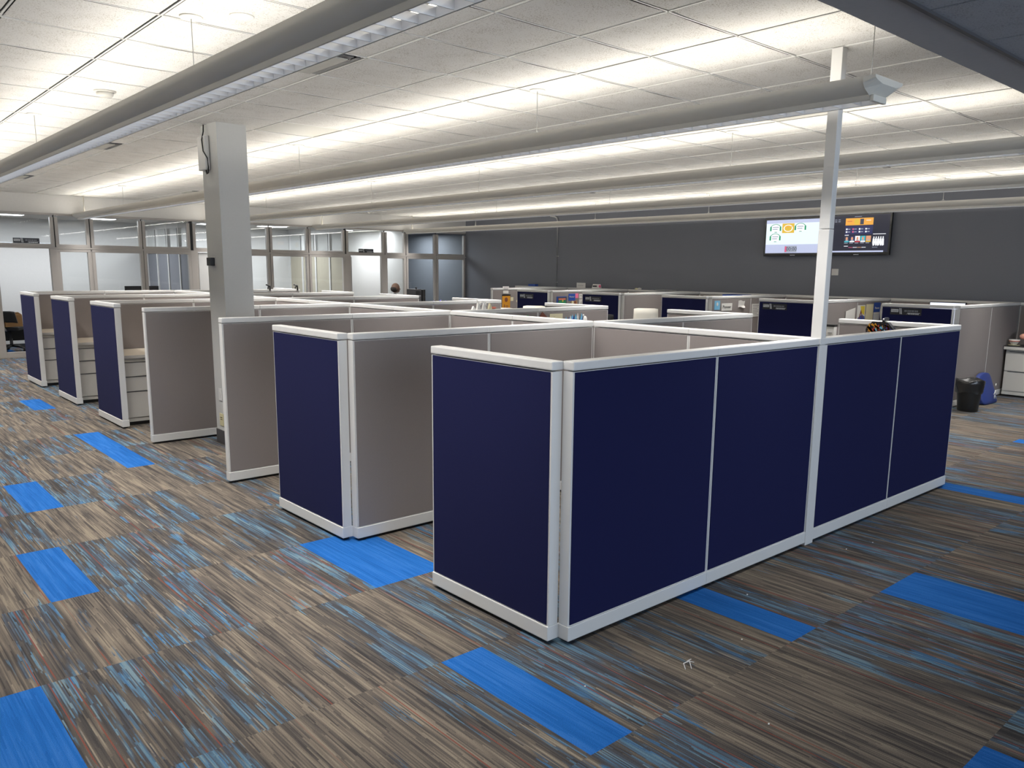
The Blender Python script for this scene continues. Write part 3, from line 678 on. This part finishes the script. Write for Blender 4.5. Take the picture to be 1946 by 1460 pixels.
t = sheet('pinned_paper', 'y', y3, 11.13, 11.43, 1.07, 1.19, 'paper', 'white sheet with the word Pioneer pinned on a grey panel')
text('word', 'Pioneer', .075, 'black', t, (.15, -.004, .06), FY)
t = thing('crumpled_note', 'curled white note pinned right of the white word sheet', 'paper', (11.60, y3-.005, 1.115))
mb = MB(); vs = []; n = 6
for a in range(n+1):
    for b in range(n+1): vs.append((.165*a/n, -.004-.02*abs(math.sin(a*1.3))*(b/n)-.03*max(0, (2-b))/2*(a/n), .11*b/n+.01*math.sin(a)))
mb.add(vs, [(a*(n+1)+b, a*(n+1)+b+1, (a+1)*(n+1)+b+1, (a+1)*(n+1)+b) for a in range(n) for b in range(n)], 'paper', True)
mb.build('sheet', t)
sheet('pinned_paper', 'y', y3, 12.01, 12.28, .95, 1.165, 'paper', 'tall lined white sheet pinned beside the navy panel left of the ceiling pole', lines=7)
y2 = YB2[1]
t = thing('folded_paper', 'plain white leaning paper on the grey panel right of the ceiling pole', 'paper', (11.60, y2-.006, .98))
MB().prism([(0, 0), (.29, 0), (.29, .20), (0, .155)], 'y', -.01, -.006, 'paper').build('sheet', t)
t = sheet('poster', 'y', y2, 11.97, 12.23, .98, 1.215, 'paper', 'small yellow and blue picture pinned right of the plain white paper', 'poster')
pm = MB(); pm.prism([(.10, .22), (.24, .22), (.24, .08), (.15, .12)], 'y', -.0034, -.002, 'yellow').prism([(.0, .0), (.26, .0), (.25, .06), (.16, .09), (.05, .05)], 'y', -.0034, -.002, 'blue').prism([(.06, .03), (.12, .17), (.20, .04), (.18, .02), (.13, .12), (.08, .01)], 'y', -.0044, -.003, 'brown').build('print', t)
sheet('pinned_paper', 'y', y2, 12.26, 12.50, .97, 1.225, 'cream', 'long pale calendar strip pinned left of the blue pamphlet', lines=0)
sheet('pinned_paper', 'y', y2, 12.12+.13, 12.27, .97, 1.08, 'paper', 'small white slip pinned left of the pale calendar strip')
t = sheet('pamphlet', 'y', y2, 12.52, 12.74, .97, 1.245, 'blue', 'blue and grey pamphlet pinned beside the far navy panel', 'pamphlet')
MB().box(0, .20, -.0035, -.002, 0, .12, 'plategrey').box(0, .20, -.0040, -.0034, .10, .125, 'paper').build('print', t)
text('word', 'Pioneer', .05, 'paper', t, (.11, -.004, .19), FY)
t = thing('paper_plate', 'white oval paper plate pinned right of the blue pamphlet', 'paper', (12.80, y2-.004, 1.10))
MB().ball((0, -.006, 0), (.07, .006, .13), 'paper', 20, 10).build('plate', t)
y5 = YB2[4]
t = sheet('framed_photo', 'y', y5, 10.975, 11.25, 1.03, 1.185, 'blue', 'framed dark group picture pinned on the far grey panel', 'picture', .006)
MB().box(.03, .27, -.008, -.006, .0, .14, 'darkgrey').box(.05, .25, -.0095, -.008, .01, .08, 'green').ball((.16, -.010, .07), (.02, .002, .02), 'yellow').box(.05, .24, -.0095, -.008, .09, .12, 'salmon').build('print', t)
t = sheet('flyer', 'y', y5, 11.30, 11.49, 1.10, 1.235, 'blue', 'blue flyer with white lettering beside the framed dark picture', 'flyer')
text('word', 'Pioneer', .045, 'paper', t, (.095, -.004, .075), FY)
sheet('sticky_note', 'y', y5, 11.49, 11.575, 1.15, 1.24, 'pink', 'pink sticky note right of the blue flyer', 'note')
for q, (z0, z1) in enumerate(((1.14, 1.23), (1.03, 1.125))):
    t = sheet('sketch', 'y', y5, 11.60, 11.77, z0, z1, 'paper', ('upper', 'lower')[q]+' black and white sketch beside the pink note', 'drawing')
    l = MB()
    for r_ in range(6): a = random.uniform(.01, .12); b = random.uniform(.01, .07); l.tube([(a, -.003, b), (a+.02, -.003, b+.015), (a+.035, -.003, b-.005)], .0022, 'black', 4)
    l.build('print', t)
t = sheet('snapshot', 'y', y5, 11.38, 11.55, 1.02, 1.10, 'tan', 'small brownish snapshot under the blue flyer', 'picture')
MB().ball((.04, -.003, .045), (.03, .002, .03), 'cream').ball((.11, -.003, .045), (.03, .002, .03), 'brown').build('print', t)
y6 = YB2[5]
t = sheet('poster', 'y', y6, 11.13, 11.35, .87, 1.16, 'orange', 'orange poster on the leftmost grey panel of the far bank', 'poster')
MB().box(-.01, .23, -.004, -.002, .27, .30, 'black').ball((.11, -.003, .19), (.045, .002, .05), 'brown').box(.05, .07, -.004, -.002, .02, .09, 'brown').box(.09, .17, -.004, -.002, .05, .065, 'brown').box(.09, .17, -.004, -.002, .02, .035, 'brown').build('print', t)
sheet('sticky_note', 'y', y6, 11.365, 11.44, 1.03, 1.11, 'cream', 'small cream note right of the orange poster', 'note')
t = thing('pinned_paper', 'tilted cream paper hanging by a pin near the orange poster', 'paper', (11.52, y6-.006, 1.0))
MB().prism([(0, .03), (.09, .12), (.14, .08), (.04, -.03)], 'y', -.004, 0, 'cream').tube([(.08, -.004, .10), (.05, -.006, .15), (.10, -.006, .17)], .004, 'black', 5).build('sheet', t)
t = thing('cap_notice', 'white notice folded over the cap above the orange poster', 'paper', (11.14, y6-.006, 1.19))
MB().box(0, .17, -.003, 0, .08, .15, 'paper').box(.01, .16, -.003, 0, 0, .06, 'paper').box(.02, .15, -.0045, -.003, .09, .10, 'black').box(.02, .15, -.0045, -.003, .125, .13, 'black').build('sheet', t)

# things on the caps along the charcoal wall
def capbox(name, y0, y1, z1, m, label, cat, x=13.08, dp=.09, z0=HP+.001):
    t = thing(name, label, cat, (x, y1, z0)); MB().box(0, dp, 0, y0-y1, 0, z1, m, .003).build('body', t); return t
capbox('blue_box', 14.41, 14.16, .05, 'blue', 'small blue box on the far cap above the orange poster panel', 'box')
t = capbox('card', 12.79, 12.53, .11, 'paper', 'white card standing on the cap by the charcoal wall', 'card', dp=.02)
MB().box(-.002, 0, .03, .22, .06, .065, 'paperlines').box(-.002, 0, .05, .22, .04, .045, 'paperlines').build('print', t)
t = thing('tent_card', 'tent shaped desk sign with a pink flower on the cap by the charcoal wall', 'card', (13.09, 12.06, HP+.001))
MB().prism([(0, 0), (.07, 0), (.035, .09)], 'y', .04, .27, 'paper').build('sign', t)
MB().box(-.003, .0, .12, .24, .03, .06, 'black').build('print', t)
MB().ball((.02, .05, .045), (.02, .03, .035), 'pink').build('flower', t)
t = thing('tissue', 'crumpled white tissue on the cap by the charcoal wall', 'tissue', (13.12, 11.03, HP+.001))
MB().ball((0, -.04, .018), (.03, .05, .022), 'paper', 7, 5).ball((.01, .05, .014), (.03, .05, .02), 'cream', 6, 5).build('tissue', t)
t = thing('document_tray', 'thin dark rimmed tray with paper on a cap of the far bank', 'tray', (12.6, 10.15, HP+.001))
MB().box(0, .3, 0, .38, 0, .006, 'darkgrey').box(.02, .28, .02, .36, .006, .01, 'paper').build('tray', t)
t['label'] = 'thin dark rimmed tray with paper above the cubicle row of the far bank'
t.location = (13.0, 10.14, HP+.003)
t = thing('binder', 'blue binder lying on a shelf behind the word sheet panel', 'binder', (12.78, 8.30, 1.255))
MB().box(0, .30, 0, .42, 0, .03, 'blue', .004).build('cover', t); MB().box(.01, .29, -.002, .40, .008, .022, 'paper').build('pages', t)
t2 = thing('overhead_shelf', 'thin shelf carrying the blue binder on the far back panel', 'shelf', (12.72, 7.9, 1.225))
MB().box(0, .36, 0, 1.2, 0, .025, 'cab', .003).build('board', t2); MB().box(.30, .36, .1, .13, -.12, 0, 'cab').box(.30, .36, 1.05, 1.08, -.12, 0, 'cab').build('bracket', t2)
def screen_dev(x, y, z, wd, ht, m, label, rz=0):
    t = thing('monitor', label, 'monitor', (x, y, z), rz)
    MB().box(-.02, .02, -wd/2, wd/2, 0, ht, 'black', .004).build('case', t)
    MB().box(-.0215, -.0195, -wd/2+.012, wd/2-.012, .012, ht-.012, m).build('screen', t)
    MB().box(.0, .03, -.03, .03, -(z-.76), .1, 'darkgrey').box(-.10, .12, -.12, .12, -(z-.752), -(z-.764), 'darkgrey').build('stand', t)
    return t
screen_dev(12.35, 4.60, .965, .50, .335, 'laptop', 'lit bright monitor peeking over the cap near the right edge', 0)
screen_dev(12.6, 6.50, .95, .55, .34, 'paper', 'pale blank monitor just right of the ceiling pole behind the far panel', 0)
screen_dev(12.95, 3.42, .86, .52, .33, 'black', 'black monitor on the cabinet at the right picture edge', 0)
for yy in (4.25, 6.1): 
    t = thing('desk', 'worktop in the far bank bay under the %s monitor' % ('lit bright' if yy < 5 else 'pale blank'), 'desk', (12.2, yy-.2, 0))
    MB().box(0, .88, 0, 1.35, .722, .752, 'desk', .003).build('worktop', t); MB().box(.05, .8, .04, .07, 0, .722, 'cab').box(.05, .8, 1.28, 1.31, 0, .722, 'cab').build('support', t)

# items in the near bank cell between second and third cross wall
yf = YW[2]
t = thing('pinned_house', 'brown house shaped cutout on the grey panel left of a cream envelope', 'decoration', (5.70, yf-.006, 1.15))
MB().prism([(0, 0), (.12, 0), (.12, .06), (.05, .115), (0, .05)], 'y', -.006, 0, 'brown').box(.05, .065, -.008, -.005, .03, .045, 'cream').build('cutout', t)
t = thing('envelope', 'cream envelope pinned right of the brown house cutout', 'envelope', (5.86, yf-.005, 1.13))
MB().box(0, .19, -.003, 0, 0, .11, 'cream').box(.06, .07, -.005, -.002, .075, .08, 'tan').build('sheet', t)
t = thing('paper_bouquet', 'bunch of blue and white paper strips pinned on the grey panel', 'decoration', (6.08, yf-.01, 1.13))
bq = MB()
for q in range(14):
    x = .02+q*.018; h = random.uniform(.06, .12); a = random.uniform(-.02, .02)
    bq.prism([(x, 0), (x+.012, 0), (x+.022+a, h*.6), (x+.01+a, h), (x-.005+a, h*.55)], 'y', -.004*(q % 3)-.004, -.004*(q % 3), ('sky', 'blue', 'paper', 'sky')[q % 4])
bq.build('strips', t)
t = thing('paper_bird', 'white crane-like paper figure right of the blue paper strips', 'decoration', (6.345, yf-.015, 1.12))
MB().ball((.04, 0, .04), (.035, .01, .045), 'paper', 8, 6).ball((.015, 0, .09), (.012, .008, .014), 'paper', 7, 5).prism([(.05, .05), (.085, .02), (.08, -.0), (.05, .0)], 'y', -.006, .004, 'paper').build('figure', t)
t = thing('pinned_green_note', 'small white and green cutout on the grey panel left of the joint', 'decoration', (5.48, yf-.005, 1.18))
MB().box(0, .13, -.003, 0, 0, .02, 'paper').prism([(.03, .02), (.09, .02), (.07, .06), (.05, .05)], 'y', -.004, -.001, 'green').build('cutout', t)
for q, (x, h, m_) in enumerate(((4.87, .035, 'paper'), (4.93, .085, 'paper'), (5.00, .075, 'paper'), (5.075, .06, 'cream'), (5.12, .022, 'salmon'))):
    lab = ['small white paper peak leftmost of the paper figures on the cap', 'tall white paper swan standing on the cap', 'white feathery paper figure on the cap right of the swan', 'cream paper triangle on the cap', 'salmon pink oblong piece on the cap at the end of the paper figures'][q]
    t = thing('paper_figure', lab, 'decoration', (x, yf+.03, HP+.001), 0, 'paper figures on the third cross wall')
    mb = MB()
    if q == 4: mb.ball((0, 0, .012), (.04, .015, .012), m_, 10, 6)
    else:
        mb.prism([(-.022, 0), (.022, 0), (.008, h*.6), (-.004, h)], 'y', -.012, .012, m_)
        if q in (1, 2): mb.prism([(.0, h*.3), (.035, h*.55), (.028, h*.9), (.01, h*.55)], 'y', -.006, .006, m_).prism([(-.005, h*.9), (-.02, h*1.15), (-.012, h*.8)], 'y', -.004, .004, m_)
    mb.build('figure', t)
# clipping hooks on the farthest cross wall
for x in (6.20, 6.72):
    t = thing('cap_hook', 'black hook clipped on the farthest cap, %s one' % ('left' if x < 6.5 else 'right'), 'hook', (x, YW[6], HP+.006), 0, 'black hooks on the farthest cap')
    MB().tube([(0, -.008, -.03), (0, -.008, .05), (-.07, -.008, .075)], .014, 'black', 6).tube([(0, -.008, .05), (0, .07, .03), (0, .08, -.03)], .012, 'black', 6).build('hook', t)

# patterned bag hanging on the right return of the nearest wall, and remote-like holder
t = thing('hanging_bag', 'orange and dark patterned bag hanging inside the right end panel', 'bag', (6.703, 2.99, 1.065))
MB().prism([(-.10, .0), (.10, .0), (.12, .17), (.07, .235), (-.06, .235), (-.12, .17)], 'x', -.05, -.004, 'plate').build('body', t)
mb = MB(); cols = ['orange', 'red', 'purple', 'orange', 'yellow', 'sky', 'red', 'orange', 'tan', 'plate']
for q in range(70):
    y = random.uniform(-.10, .09); z = random.uniform(.02, .20); a = random.uniform(.3, 1.6); l_ = random.uniform(.03, .08); w_ = random.uniform(.006, .014)
    dy, dz = l_*math.cos(a), l_*math.sin(a)
    z2 = min(z+dz, .225); y2_ = max(-.10, min(.10, y+dy))
    mb.add([(-.0515, y, z), (-.0515, y+w_, z-w_), (-.0515, y2_+w_, z2-w_), (-.0515, y2_, z2)], [(0, 1, 2, 3)], cols[q % 10])
mb.build('pattern', t)
MB().tube([(-.03, -.02, .225), (-.03, -.018, .255), (.01, -.015, .258), (.05, -.015, .258)], .014, 'plate', 6).build('strap', t)
t = thing('hanging_folder', 'white narrow holder with black top beside the right end panel', 'holder', (6.66, 3.39, 1.02))
MB().box(0, .05, 0, .07, 0, .215, 'paper', .004).build('body', t); MB().box(-.002, .055, -.002, .072, .215, .235, 'black', .003).build('lid', t); MB().box(-.002, .0, .015, .055, .16, .165, 'paperlines').build('print', t)
MB().box(.05, .06, .01, .05, .18, .20, 'black').build('clip', t)

# ------------------------------------------------------------------ bin, blue bag, file cabinet and its clutter
t = thing('waste_bin', 'black waste bin with a black liner on the carpet right of the navy wall', 'bin', (10.87, 3.69, 0))
MB().lathe((0, 0, 0), [(.115, .002), (.118, .01), (.148, .36), (.150, .385), (.140, .385), (.112, .02)], 'bin', 28).build('body', t)
mb = MB(); n = 40; vs = []; fs = []
prof = [(.135, .30), (.142, .375), (.158, .398), (.166, .385), (.165, .33), (.158, .27), (.154, .235)]
for i, (r, z) in enumerate(prof):
    for k in range(n):
        a = 2*PI*k/n; rr = r*(1+(.05*math.sin(5*a+i)+.03*math.sin(11*a+2*i))*(i/6)); zz = z+.012*math.sin(3*a+i*.7)*(1 if i > 1 else .3)
        vs.append((rr*math.cos(a), rr*math.sin(a), zz))
for i in range(len(prof)-1):
    for k in range(n): fs.append((i*n+k, i*n+(k+1) % n, (i+1)*n+(k+1) % n, (i+1)*n+k))
mb.add(vs, fs, 'liner', True); mb.build('liner', t)
t = thing('blue_bag', 'royal blue bag with white figures leaning on the grey panel behind the bin', 'bag', (11.72, 3.86, 0))
bm = bmesh.new(); bmesh.ops.create_cube(bm, size=1)
bmesh.ops.subdivide_edges(bm, edges=bm.edges[:], cuts=4, use_grid_fill=True)
for v in bm.verts:
    x, y, z = v.co; z += .5; taper = 1-.22*max(0, z-.25)
    x *= .52*taper; y *= .12*(1.15-.6*z); b_ = (1-(2*v.co.x)**4*.35)
    v.co = Vector((x+.02*z, y*b_-.10*(1-z)-.02, .40*z*(1-.10*(2*v.co.x)**2)+.002))
me = bpy.data.meshes.new('body'); bm.to_mesh(me); bm.free(); me.materials.append(M['bagblue'])
for p in me.polygons: p.use_smooth = True
bo = bpy.data.objects.new('body', me); COL.objects.link(bo); bo.parent = t
md = bo.modifiers.new('round', 'SUBSURF'); md.levels = 1; md.render_levels = 1
mb = MB()
for pts in ([(.05, -.19, .10), (.03, -.185, .14), (.06, -.18, .17)], [(.03, -.185, .14), (.0, -.185, .13)], [(.05, -.19, .10), (.09, -.19, .06)], [(.03, -.185, .12), (.02, -.19, .07)], [(.10, -.165, .23), (.12, -.16, .26)], [(.06, -.18, .17), (.09, -.17, .165)]): mb.tube(pts, .006, 'paper', 5)
mb.build('figures', t)
# lateral cabinet with worktop, facing the aisle

t = thing('file_cabinet', 'wide off-white two-drawer file cabinet at the right edge by the charcoal wall', 'cabinet', (12.60, 3.86, 0), -PI/2)
MB().box(0, 1.0, .015, .47, .05, .66, 'cab', .003).build('body', t); MB().box(.01, .99, .04, .48, 0, .05, 'black').build('plinth', t)
MB().box(0, 1.0, .0, .015, .03, .075, 'cab').build('base_rail', t)
for a, b in ((.365, .635), (.085, .355)):
    d = MB().box(.004, .996, -.006, .015, a, b, 'cab', .003).build('drawer', t); MB().box(.05, .95, -.009, -.004, b-.003, b+.005, 'darkgrey').build('pull', d)
t = thing('desk', 'off-white worktop with dark mat over the file cabinet at the right edge', 'desk', (12.56, 3.88, 0), -PI/2)
MB().box(0, 1.55, 0, .50, .664, .705, 'cab', .003).build('worktop', t); MB().box(0, .9, .0, .45, .705, .714, 'black', .002).build('mat', t)
MB().box(1.50, 1.54, .02, .5, 0, .664, 'cab').build('support', t)
t = thing('paper_bowl', 'small cream bowl on a saucer on the dark desk mat at the right edge', 'bowl', (12.70, 3.80, .714))
MB().lathe((0, 0, 0), [(.035, 0), (.075, .006), (.078, .011), (.03, .008)], 'cream', 20).build('saucer', t)
MB().lathe((0, 0, 0), [(.03, .009), (.055, .05), (.072, .085), (.066, .085), (.03, .02)], 'paper', 20).build('bowl', t); MB().lathe((0, 0, 0), [(.066, .06), (.068, .072)], 'salmon', 20).build('stripe', t)
t = thing('plush_toy', 'orange-red and peach plush toy behind the small bowl', 'toy', (12.78, 3.60, .714))
MB().ball((0, 0, .10), (.08, .10, .10), 'red', 14, 10).build('body', t); MB().ball((-.03, .11, .13), (.035, .045, .04), 'fleshpink').build('paw', t); MB().ball((-.03, -.11, .12), (.035, .045, .04), 'fleshpink').build('paw', t); MB().ball((-.06, .0, .13), (.03, .045, .025), 'cream').build('muzzle', t)

# ------------------------------------------------------------------ office chairs
def chair(x, y, rz, top, label, mb_, arm=True, wd=.46, frame='chairwhite', box=False):
    t = thing('office_chair', label, 'chair', (x, y, 0), rz, 'office chairs')
    s = .46
    MB().box(-.23, .23, -.22, .22, s-.04, s+.03, 'black' if mb_ == 'black' else mb_, .02).build('seat', t)
    b = MB(); n = 6; vs = []; fs = []
    for i in range(n+1):
        for j in range(n+1):
            u = i/n*2-1; v = j/n; wx = wd/2*(1-.10*v)
            for d in (0, .03): vs.append((wx*u, .24+.05*v-.03*(1-u*u)*0-.04*u*u+d, s+.12+(top-s-.12)*v-.012*(abs(u)**6)))
    def id_(i, j, d): return (i*(n+1)+j)*2+d
    for i in range(n):
        for j in range(n):
            fs.append((id_(i, j, 0), id_(i+1, j, 0), id_(i+1, j+1, 0), id_(i, j+1, 0))); fs.append((id_(i, j, 1), id_(i, j+1, 1), id_(i+1, j+1, 1), id_(i+1, j, 1)))
    for i in range(n):
        fs.append((id_(i, 0, 0), id_(i, 0, 1), id_(i+1, 0, 1), id_(i+1, 0, 0))); fs.append((id_(i, n, 0), id_(i+1, n, 0), id_(i+1, n, 1), id_(i, n, 1)))
        fs.append((id_(0, i, 0), id_(0, i+1, 0), id_(0, i+1, 1), id_(0, i, 1))); fs.append((id_(n, i, 0), id_(n, i, 1), id_(n, i+1, 1), id_(n, i+1, 0)))
    b.add(vs, fs, mb_, True); b.build('backrest', t)
    MB().tube([(0, .18, s-.04), (0, .29, s+.02), (0, .31, s+.25)], .02, frame, 8).build('back_support', t)
    MB().lathe((0, 0, 0), [(.028, .09), (.028, .25), (.018, .25), (.018, s-.04)], 'darkgrey', 12).build('gas_column', t)
    for q in range(5):
        a = 2*PI*q/5+.3; c_, s_ = math.cos(a), math.sin(a)
        lg = MB().tube([(0, 0, .11), (.15*c_, .15*s_, .095), (.28*c_, .28*s_, .065)], [.026, .02, .014], 'black', 8).build('leg', t)
        MB().lathe((.28*c_, .28*s_-.02, .028), [(.028, 0), (.028, .04)], 'black', 12, 'y').build('caster', lg)
    if arm:
        for sx in (-1, 1):
            MB().tube([(sx*.23, .0, s), (sx*.28, .0, s+.02), (sx*.28, .02, s+.2), (sx*.27, -.12, s+.21)], .014, frame, 8).build('armrest', t)
    return t
chair(10.16, 8.36, 2.25, 1.117, 'white-backed office chair standing in the middle aisle before the grey panel', 'chairwhite', wd=.42)
chair(10.0, 10.81, 2.3, 1.063, 'white-backed office chair far down the aisle below the nameplate of the orange poster bay', 'chairwhite', wd=.44)
chair(10.1, 9.24, 2.3, .985, 'office chair with a white frame and black back just right of the grey panel end', 'black', wd=.40, frame='chairwhite')
chair(10.0, 11.68, 2.3, .99, 'far office chair with only its pale curved top showing below the orange poster', 'chairwhite', wd=.44)
t = chair(3.02, 18.45, 2.6, .80, 'black office chair carrying a cardboard box in the far left office doorway', 'black', arm=False)
t = thing('cardboard_box', 'brown cardboard box on the chair in the far left doorway', 'box', (3.0, 18.42, .492), .4)
MB().box(-.17, .17, -.17, .17, 0, .23, 'tan', .004).build('body', t); MB().prism([(-.17, .23), (.17, .23), (.10, .28), (-.1, .27)], 'y', -.16, -.155, 'tan').build('flap', t)
t = thing('desk', 'dark low desk behind the box chair in the far left office', 'desk', (2.9, 19.3, 0))
MB().box(0, 1.8, 0, .6, .40, .44, 'black', .003).build('worktop', t); MB().box(.02, .06, .02, .58, 0, .40, 'black').box(1.7, 1.74, .02, .58, 0, .40, 'black').box(.06, 1.7, .5, .52, .1, .4, 'black').build('support', t)

# monitors and desk in the second office
t = thing('desk', 'long pale desk in the office behind the third and fourth glass bays', 'desk', (4.6, 18.3, 0))
MB().box(0, 1.5, 0, .7, .72, .75, 'desk', .003).build('worktop', t); MB().box(.03, .07, .03, .67, 0, .72, 'cab').box(1.4, 1.44, .03, .67, 0, .72, 'cab').build('support', t)
for x, w_, lab in ((5.37, .36, 'wider black monitor top showing over the far left caps'), (5.78, .20, 'narrower black monitor top left of the white column')):
    t = thing('monitor', lab, 'monitor', (x, 18.5, .75), 0, 'black monitors in the far office')
    MB().box(-w_/2, w_/2, -.02, .02, .16, .51, 'black', .006).build('case', t); MB().box(-.03, .03, 0, .04, 0, .2, 'darkgrey').box(-.1, .1, -.06, .1, 0, .012, 'darkgrey').build('stand', t)

# desk with tower and small purple things by the far glass
t = thing('desk', 'side desk by the glass front right of the seated person', 'desk', (10.6, 15.75, 0))
MB().box(0, 1.75, 0, .6, .72, .75, 'cab', .003).build('worktop', t); MB().box(.02, .05, .02, .58, 0, .72, 'cab').box(1.68, 1.72, .02, .58, 0, .72, 'cab').build('support', t)
t = thing('computer_tower', 'dark grey computer tower standing on the side desk by the glass', 'computer', (10.88, 15.95, .75))
MB().box(0, .17, 0, .36, 0, .46, 'darkgrey', .006).build('case', t); MB().box(.02, .15, -.004, .002, .33, .42, 'black').box(.02, .15, -.004, .002, .30, .31, 'plategrey').build('drive_bay', t)
t = thing('monitor', 'black monitor seen edge-on right of the computer tower', 'monitor', (11.14, 15.98, .75))
MB().box(-.03, .05, 0, .4, .05, .45, 'black', .006).build('case', t); MB().box(-.02, .04, .15, .25, 0, .06, 'black').build('stand', t)
t = thing('webcam', 'tiny black webcam on top of the computer tower', 'webcam', (10.97, 16.05, 1.21))
MB().ball((0, 0, .035), .022, 'black').lathe((0, 0, 0), [(.02, 0), (.012, .02)], 'black', 10).build('body', t)
for q, (x, lab) in enumerate(((11.42, 'small dark blue figurine right of the computer tower'), (11.62, 'round purple ornament on the side desk'), (11.78, 'rightmost purple ornament on the side desk'))):
    t = thing('ornament', lab, 'ornament', (x, 15.95, .752), 0, 'ornaments on the side desk')
    MB().ball((0, 0, .13+.02*(q == 1)), (.04, .04, .05), 'purple').lathe((0, 0, 0), [(.05, 0), (.04, .03), (.03, .1)], 'purple', 12).build('body', t); MB().ball((0, -.03, .18), .018, 'black').build('top', t)

# lit whiteboard-like door in the white office (door leaf standing open)
struct(MB().box(9.90, 9.95, YG+.10, YG+.98, .01, 1.95, 'wallwhite', .004).build('door_2'))
struct(MB().box(6.30, 7.00, YG+.03, YG+.07, .01, 1.97, 'wallwhite', .004).build('door_1'))

# ------------------------------------------------------------------ seated person
t = thing('person', 'seated bald person in dark clothes facing right beyond the last cubicles', 'person', (10.0, 15.5, 0), 0)
t.scale = (1.06, 1.06, 1.06)
def skin(name, nodes, edges, m, parent, sub=2):
    me = bpy.data.meshes.new(name); me.from_pydata([n[:3] for n in nodes], edges, []); me.materials.append(M[m])
    o = bpy.data.objects.new(name, me); COL.objects.link(o); o.parent = parent
    md = o.modifiers.new('skin', 'SKIN'); 
    if not me.skin_vertices: me.skin_vertices.new()
    for i, n in enumerate(nodes):
        sv = me.skin_vertices[0].data[i]; r = n[3]; sv.radius = (r, r) if not isinstance(r, tuple) else r; sv.use_root = (i == 0)
    md.use_smooth_shade = True
    s2 = o.modifiers.new('sub', 'SUBSURF'); s2.levels = sub; s2.render_levels = sub
    return o
# faces +X ; hip at .50
nodes = [(0, 0, .50, (.14, .11)), (0, 0, .68, (.13, .10)), (.01, 0, .86, (.15, .11)), (.02, 0, .95, (.12, .09)), (.02, 0, 1.01, (.055, .055)), (.03, 0, 1.08, (.05, .05)),
         (.02, .17, .93, .055), (.06, .22, .72, .045), (.27, .15, .73, .035), (.02, -.17, .93, .055), (.06, -.22, .72, .045), (.27, -.15, .73, .035),
         (.10, .09, .50, .085), (.42, .11, .50, .065), (.42, .11, .10, .045), (.10, -.09, .50, .085), (.42, -.11, .50, .065), (.42, -.11, .10, .045), (.52, .11, .04, .035), (.52, -.11, .04, .035)]
edges = [(0, 1), (1, 2), (2, 3), (3, 4), (4, 5), (3, 6), (6, 7), (7, 8), (3, 9), (9, 10), (10, 11), (0, 12), (12, 13), (13, 14), (14, 18), (0, 15), (15, 16), (16, 17), (17, 19)]
skin('body', nodes, edges, 'shirt', t)
hd = MB(); hd.ball((.035, 0, 1.185), (.098, .076, .105), 'skin', 20, 14).ball((.08, 0, 1.14), (.05, .055, .055), 'skin', 14, 10).build('head', t)
ft = MB(); ft.prism([(.125, 1.19), (.155, 1.155), (.125, 1.145)], 'y', -.014, .014, 'skin'); ft.ball((.02, .078, 1.175), (.018, .008, .028), 'skin').ball((.02, -.078, 1.175), (.018, .008, .028), 'skin')
ft.ball((.118, .032, 1.195), .009, 'paper').ball((.118, -.032, 1.195), .009, 'paper').box(.12, .13, -.022, .022, 1.112, 1.117, 'brown').build('face', t)
MB().ball((.012, 0, 1.165), (.092, .080, .068), 'hair', 18, 10).build('hair', t)
for sy in (1, -1):
    for q in range(4): skin('finger', [(.29, sy*(.12+.018*q), .735, .010), (.33, sy*(.115+.02*q), .735, .009), (.36+.005*(q in (1, 2)), sy*(.112+.021*q), .725, .008)], [(0, 1), (1, 2)], 'skin', t, 1)
    skin('hand', [(.26, sy*.15, .73, .028), (.29, sy*.15, .73, .034), (.31, sy*.148, .73, .03)], [(0, 1), (1, 2)], 'skin', t, 1)
    skin('thumb', [(.275, sy*.125, .73, .012), (.30, sy*.10, .728, .010), (.325, sy*.09, .725, .009)], [(0, 1), (1, 2)], 'skin', t, 1)
chair(9.95, 15.5, -PI/2+PI, 1.06, 'black high-backed office chair behind the seated person', 'black', wd=.42)
t = thing('desk', 'desk in front of the seated person beyond the last cubicles', 'desk', (10.55, 15.05, 0)); MB().box(0, .60, -.3, .6, .69, .71, 'cab', .003).build('worktop', t); MB().box(.4, .5, -.28, -.25, 0, .69, 'cab').box(.4, .5, .55, .58, 0, .69, 'cab').build('support', t)

# litter on the carpet
t = thing('plastic_scrap', 'crinkled clear plastic scrap on the carpet in front of the navy wall', 'litter', (2.73, 1.93, .001), .3)
MB().tube([(-.05, 0, .004), (-.02, .02, .012), (0, .0, .02), (.02, .018, .006), (.05, .01, .004)], .002, 'white', 5).tube([(-.03, -.02, .003), (0, 0, .018), (.03, -.01, .004)], .0018, 'white', 5).add([(-.04, 0, .004), (0, .0, .02), (.04, .01, .005), (0, .03, .004)], [(0, 1, 2, 3)], 'glass').build('scrap', t)
for q, (x, y) in enumerate(((3.12, 1.92), (2.58, 1.45), (3.6, 2.2), (4.95, 2.15), (4.7, 2.20), (2.25, 2.1))):
    lab = ['white crumb on the blue carpet plank by the navy wall', 'white crumb on the big beige carpet block', 'white crumb close to the foot of the navy wall', 'white crumb right of the ceiling pole foot', 'white fleck just below the ceiling pole foot', 'white crumb near the long central blue carpet plank'][q]
    o = MB().ball((0, 0, .003), (.005, .0035, .003), 'paper', 6, 4).build('crumb', None, (x, y, 0)); tag(o, lab, 'crumb', 'crumbs on the carpet')
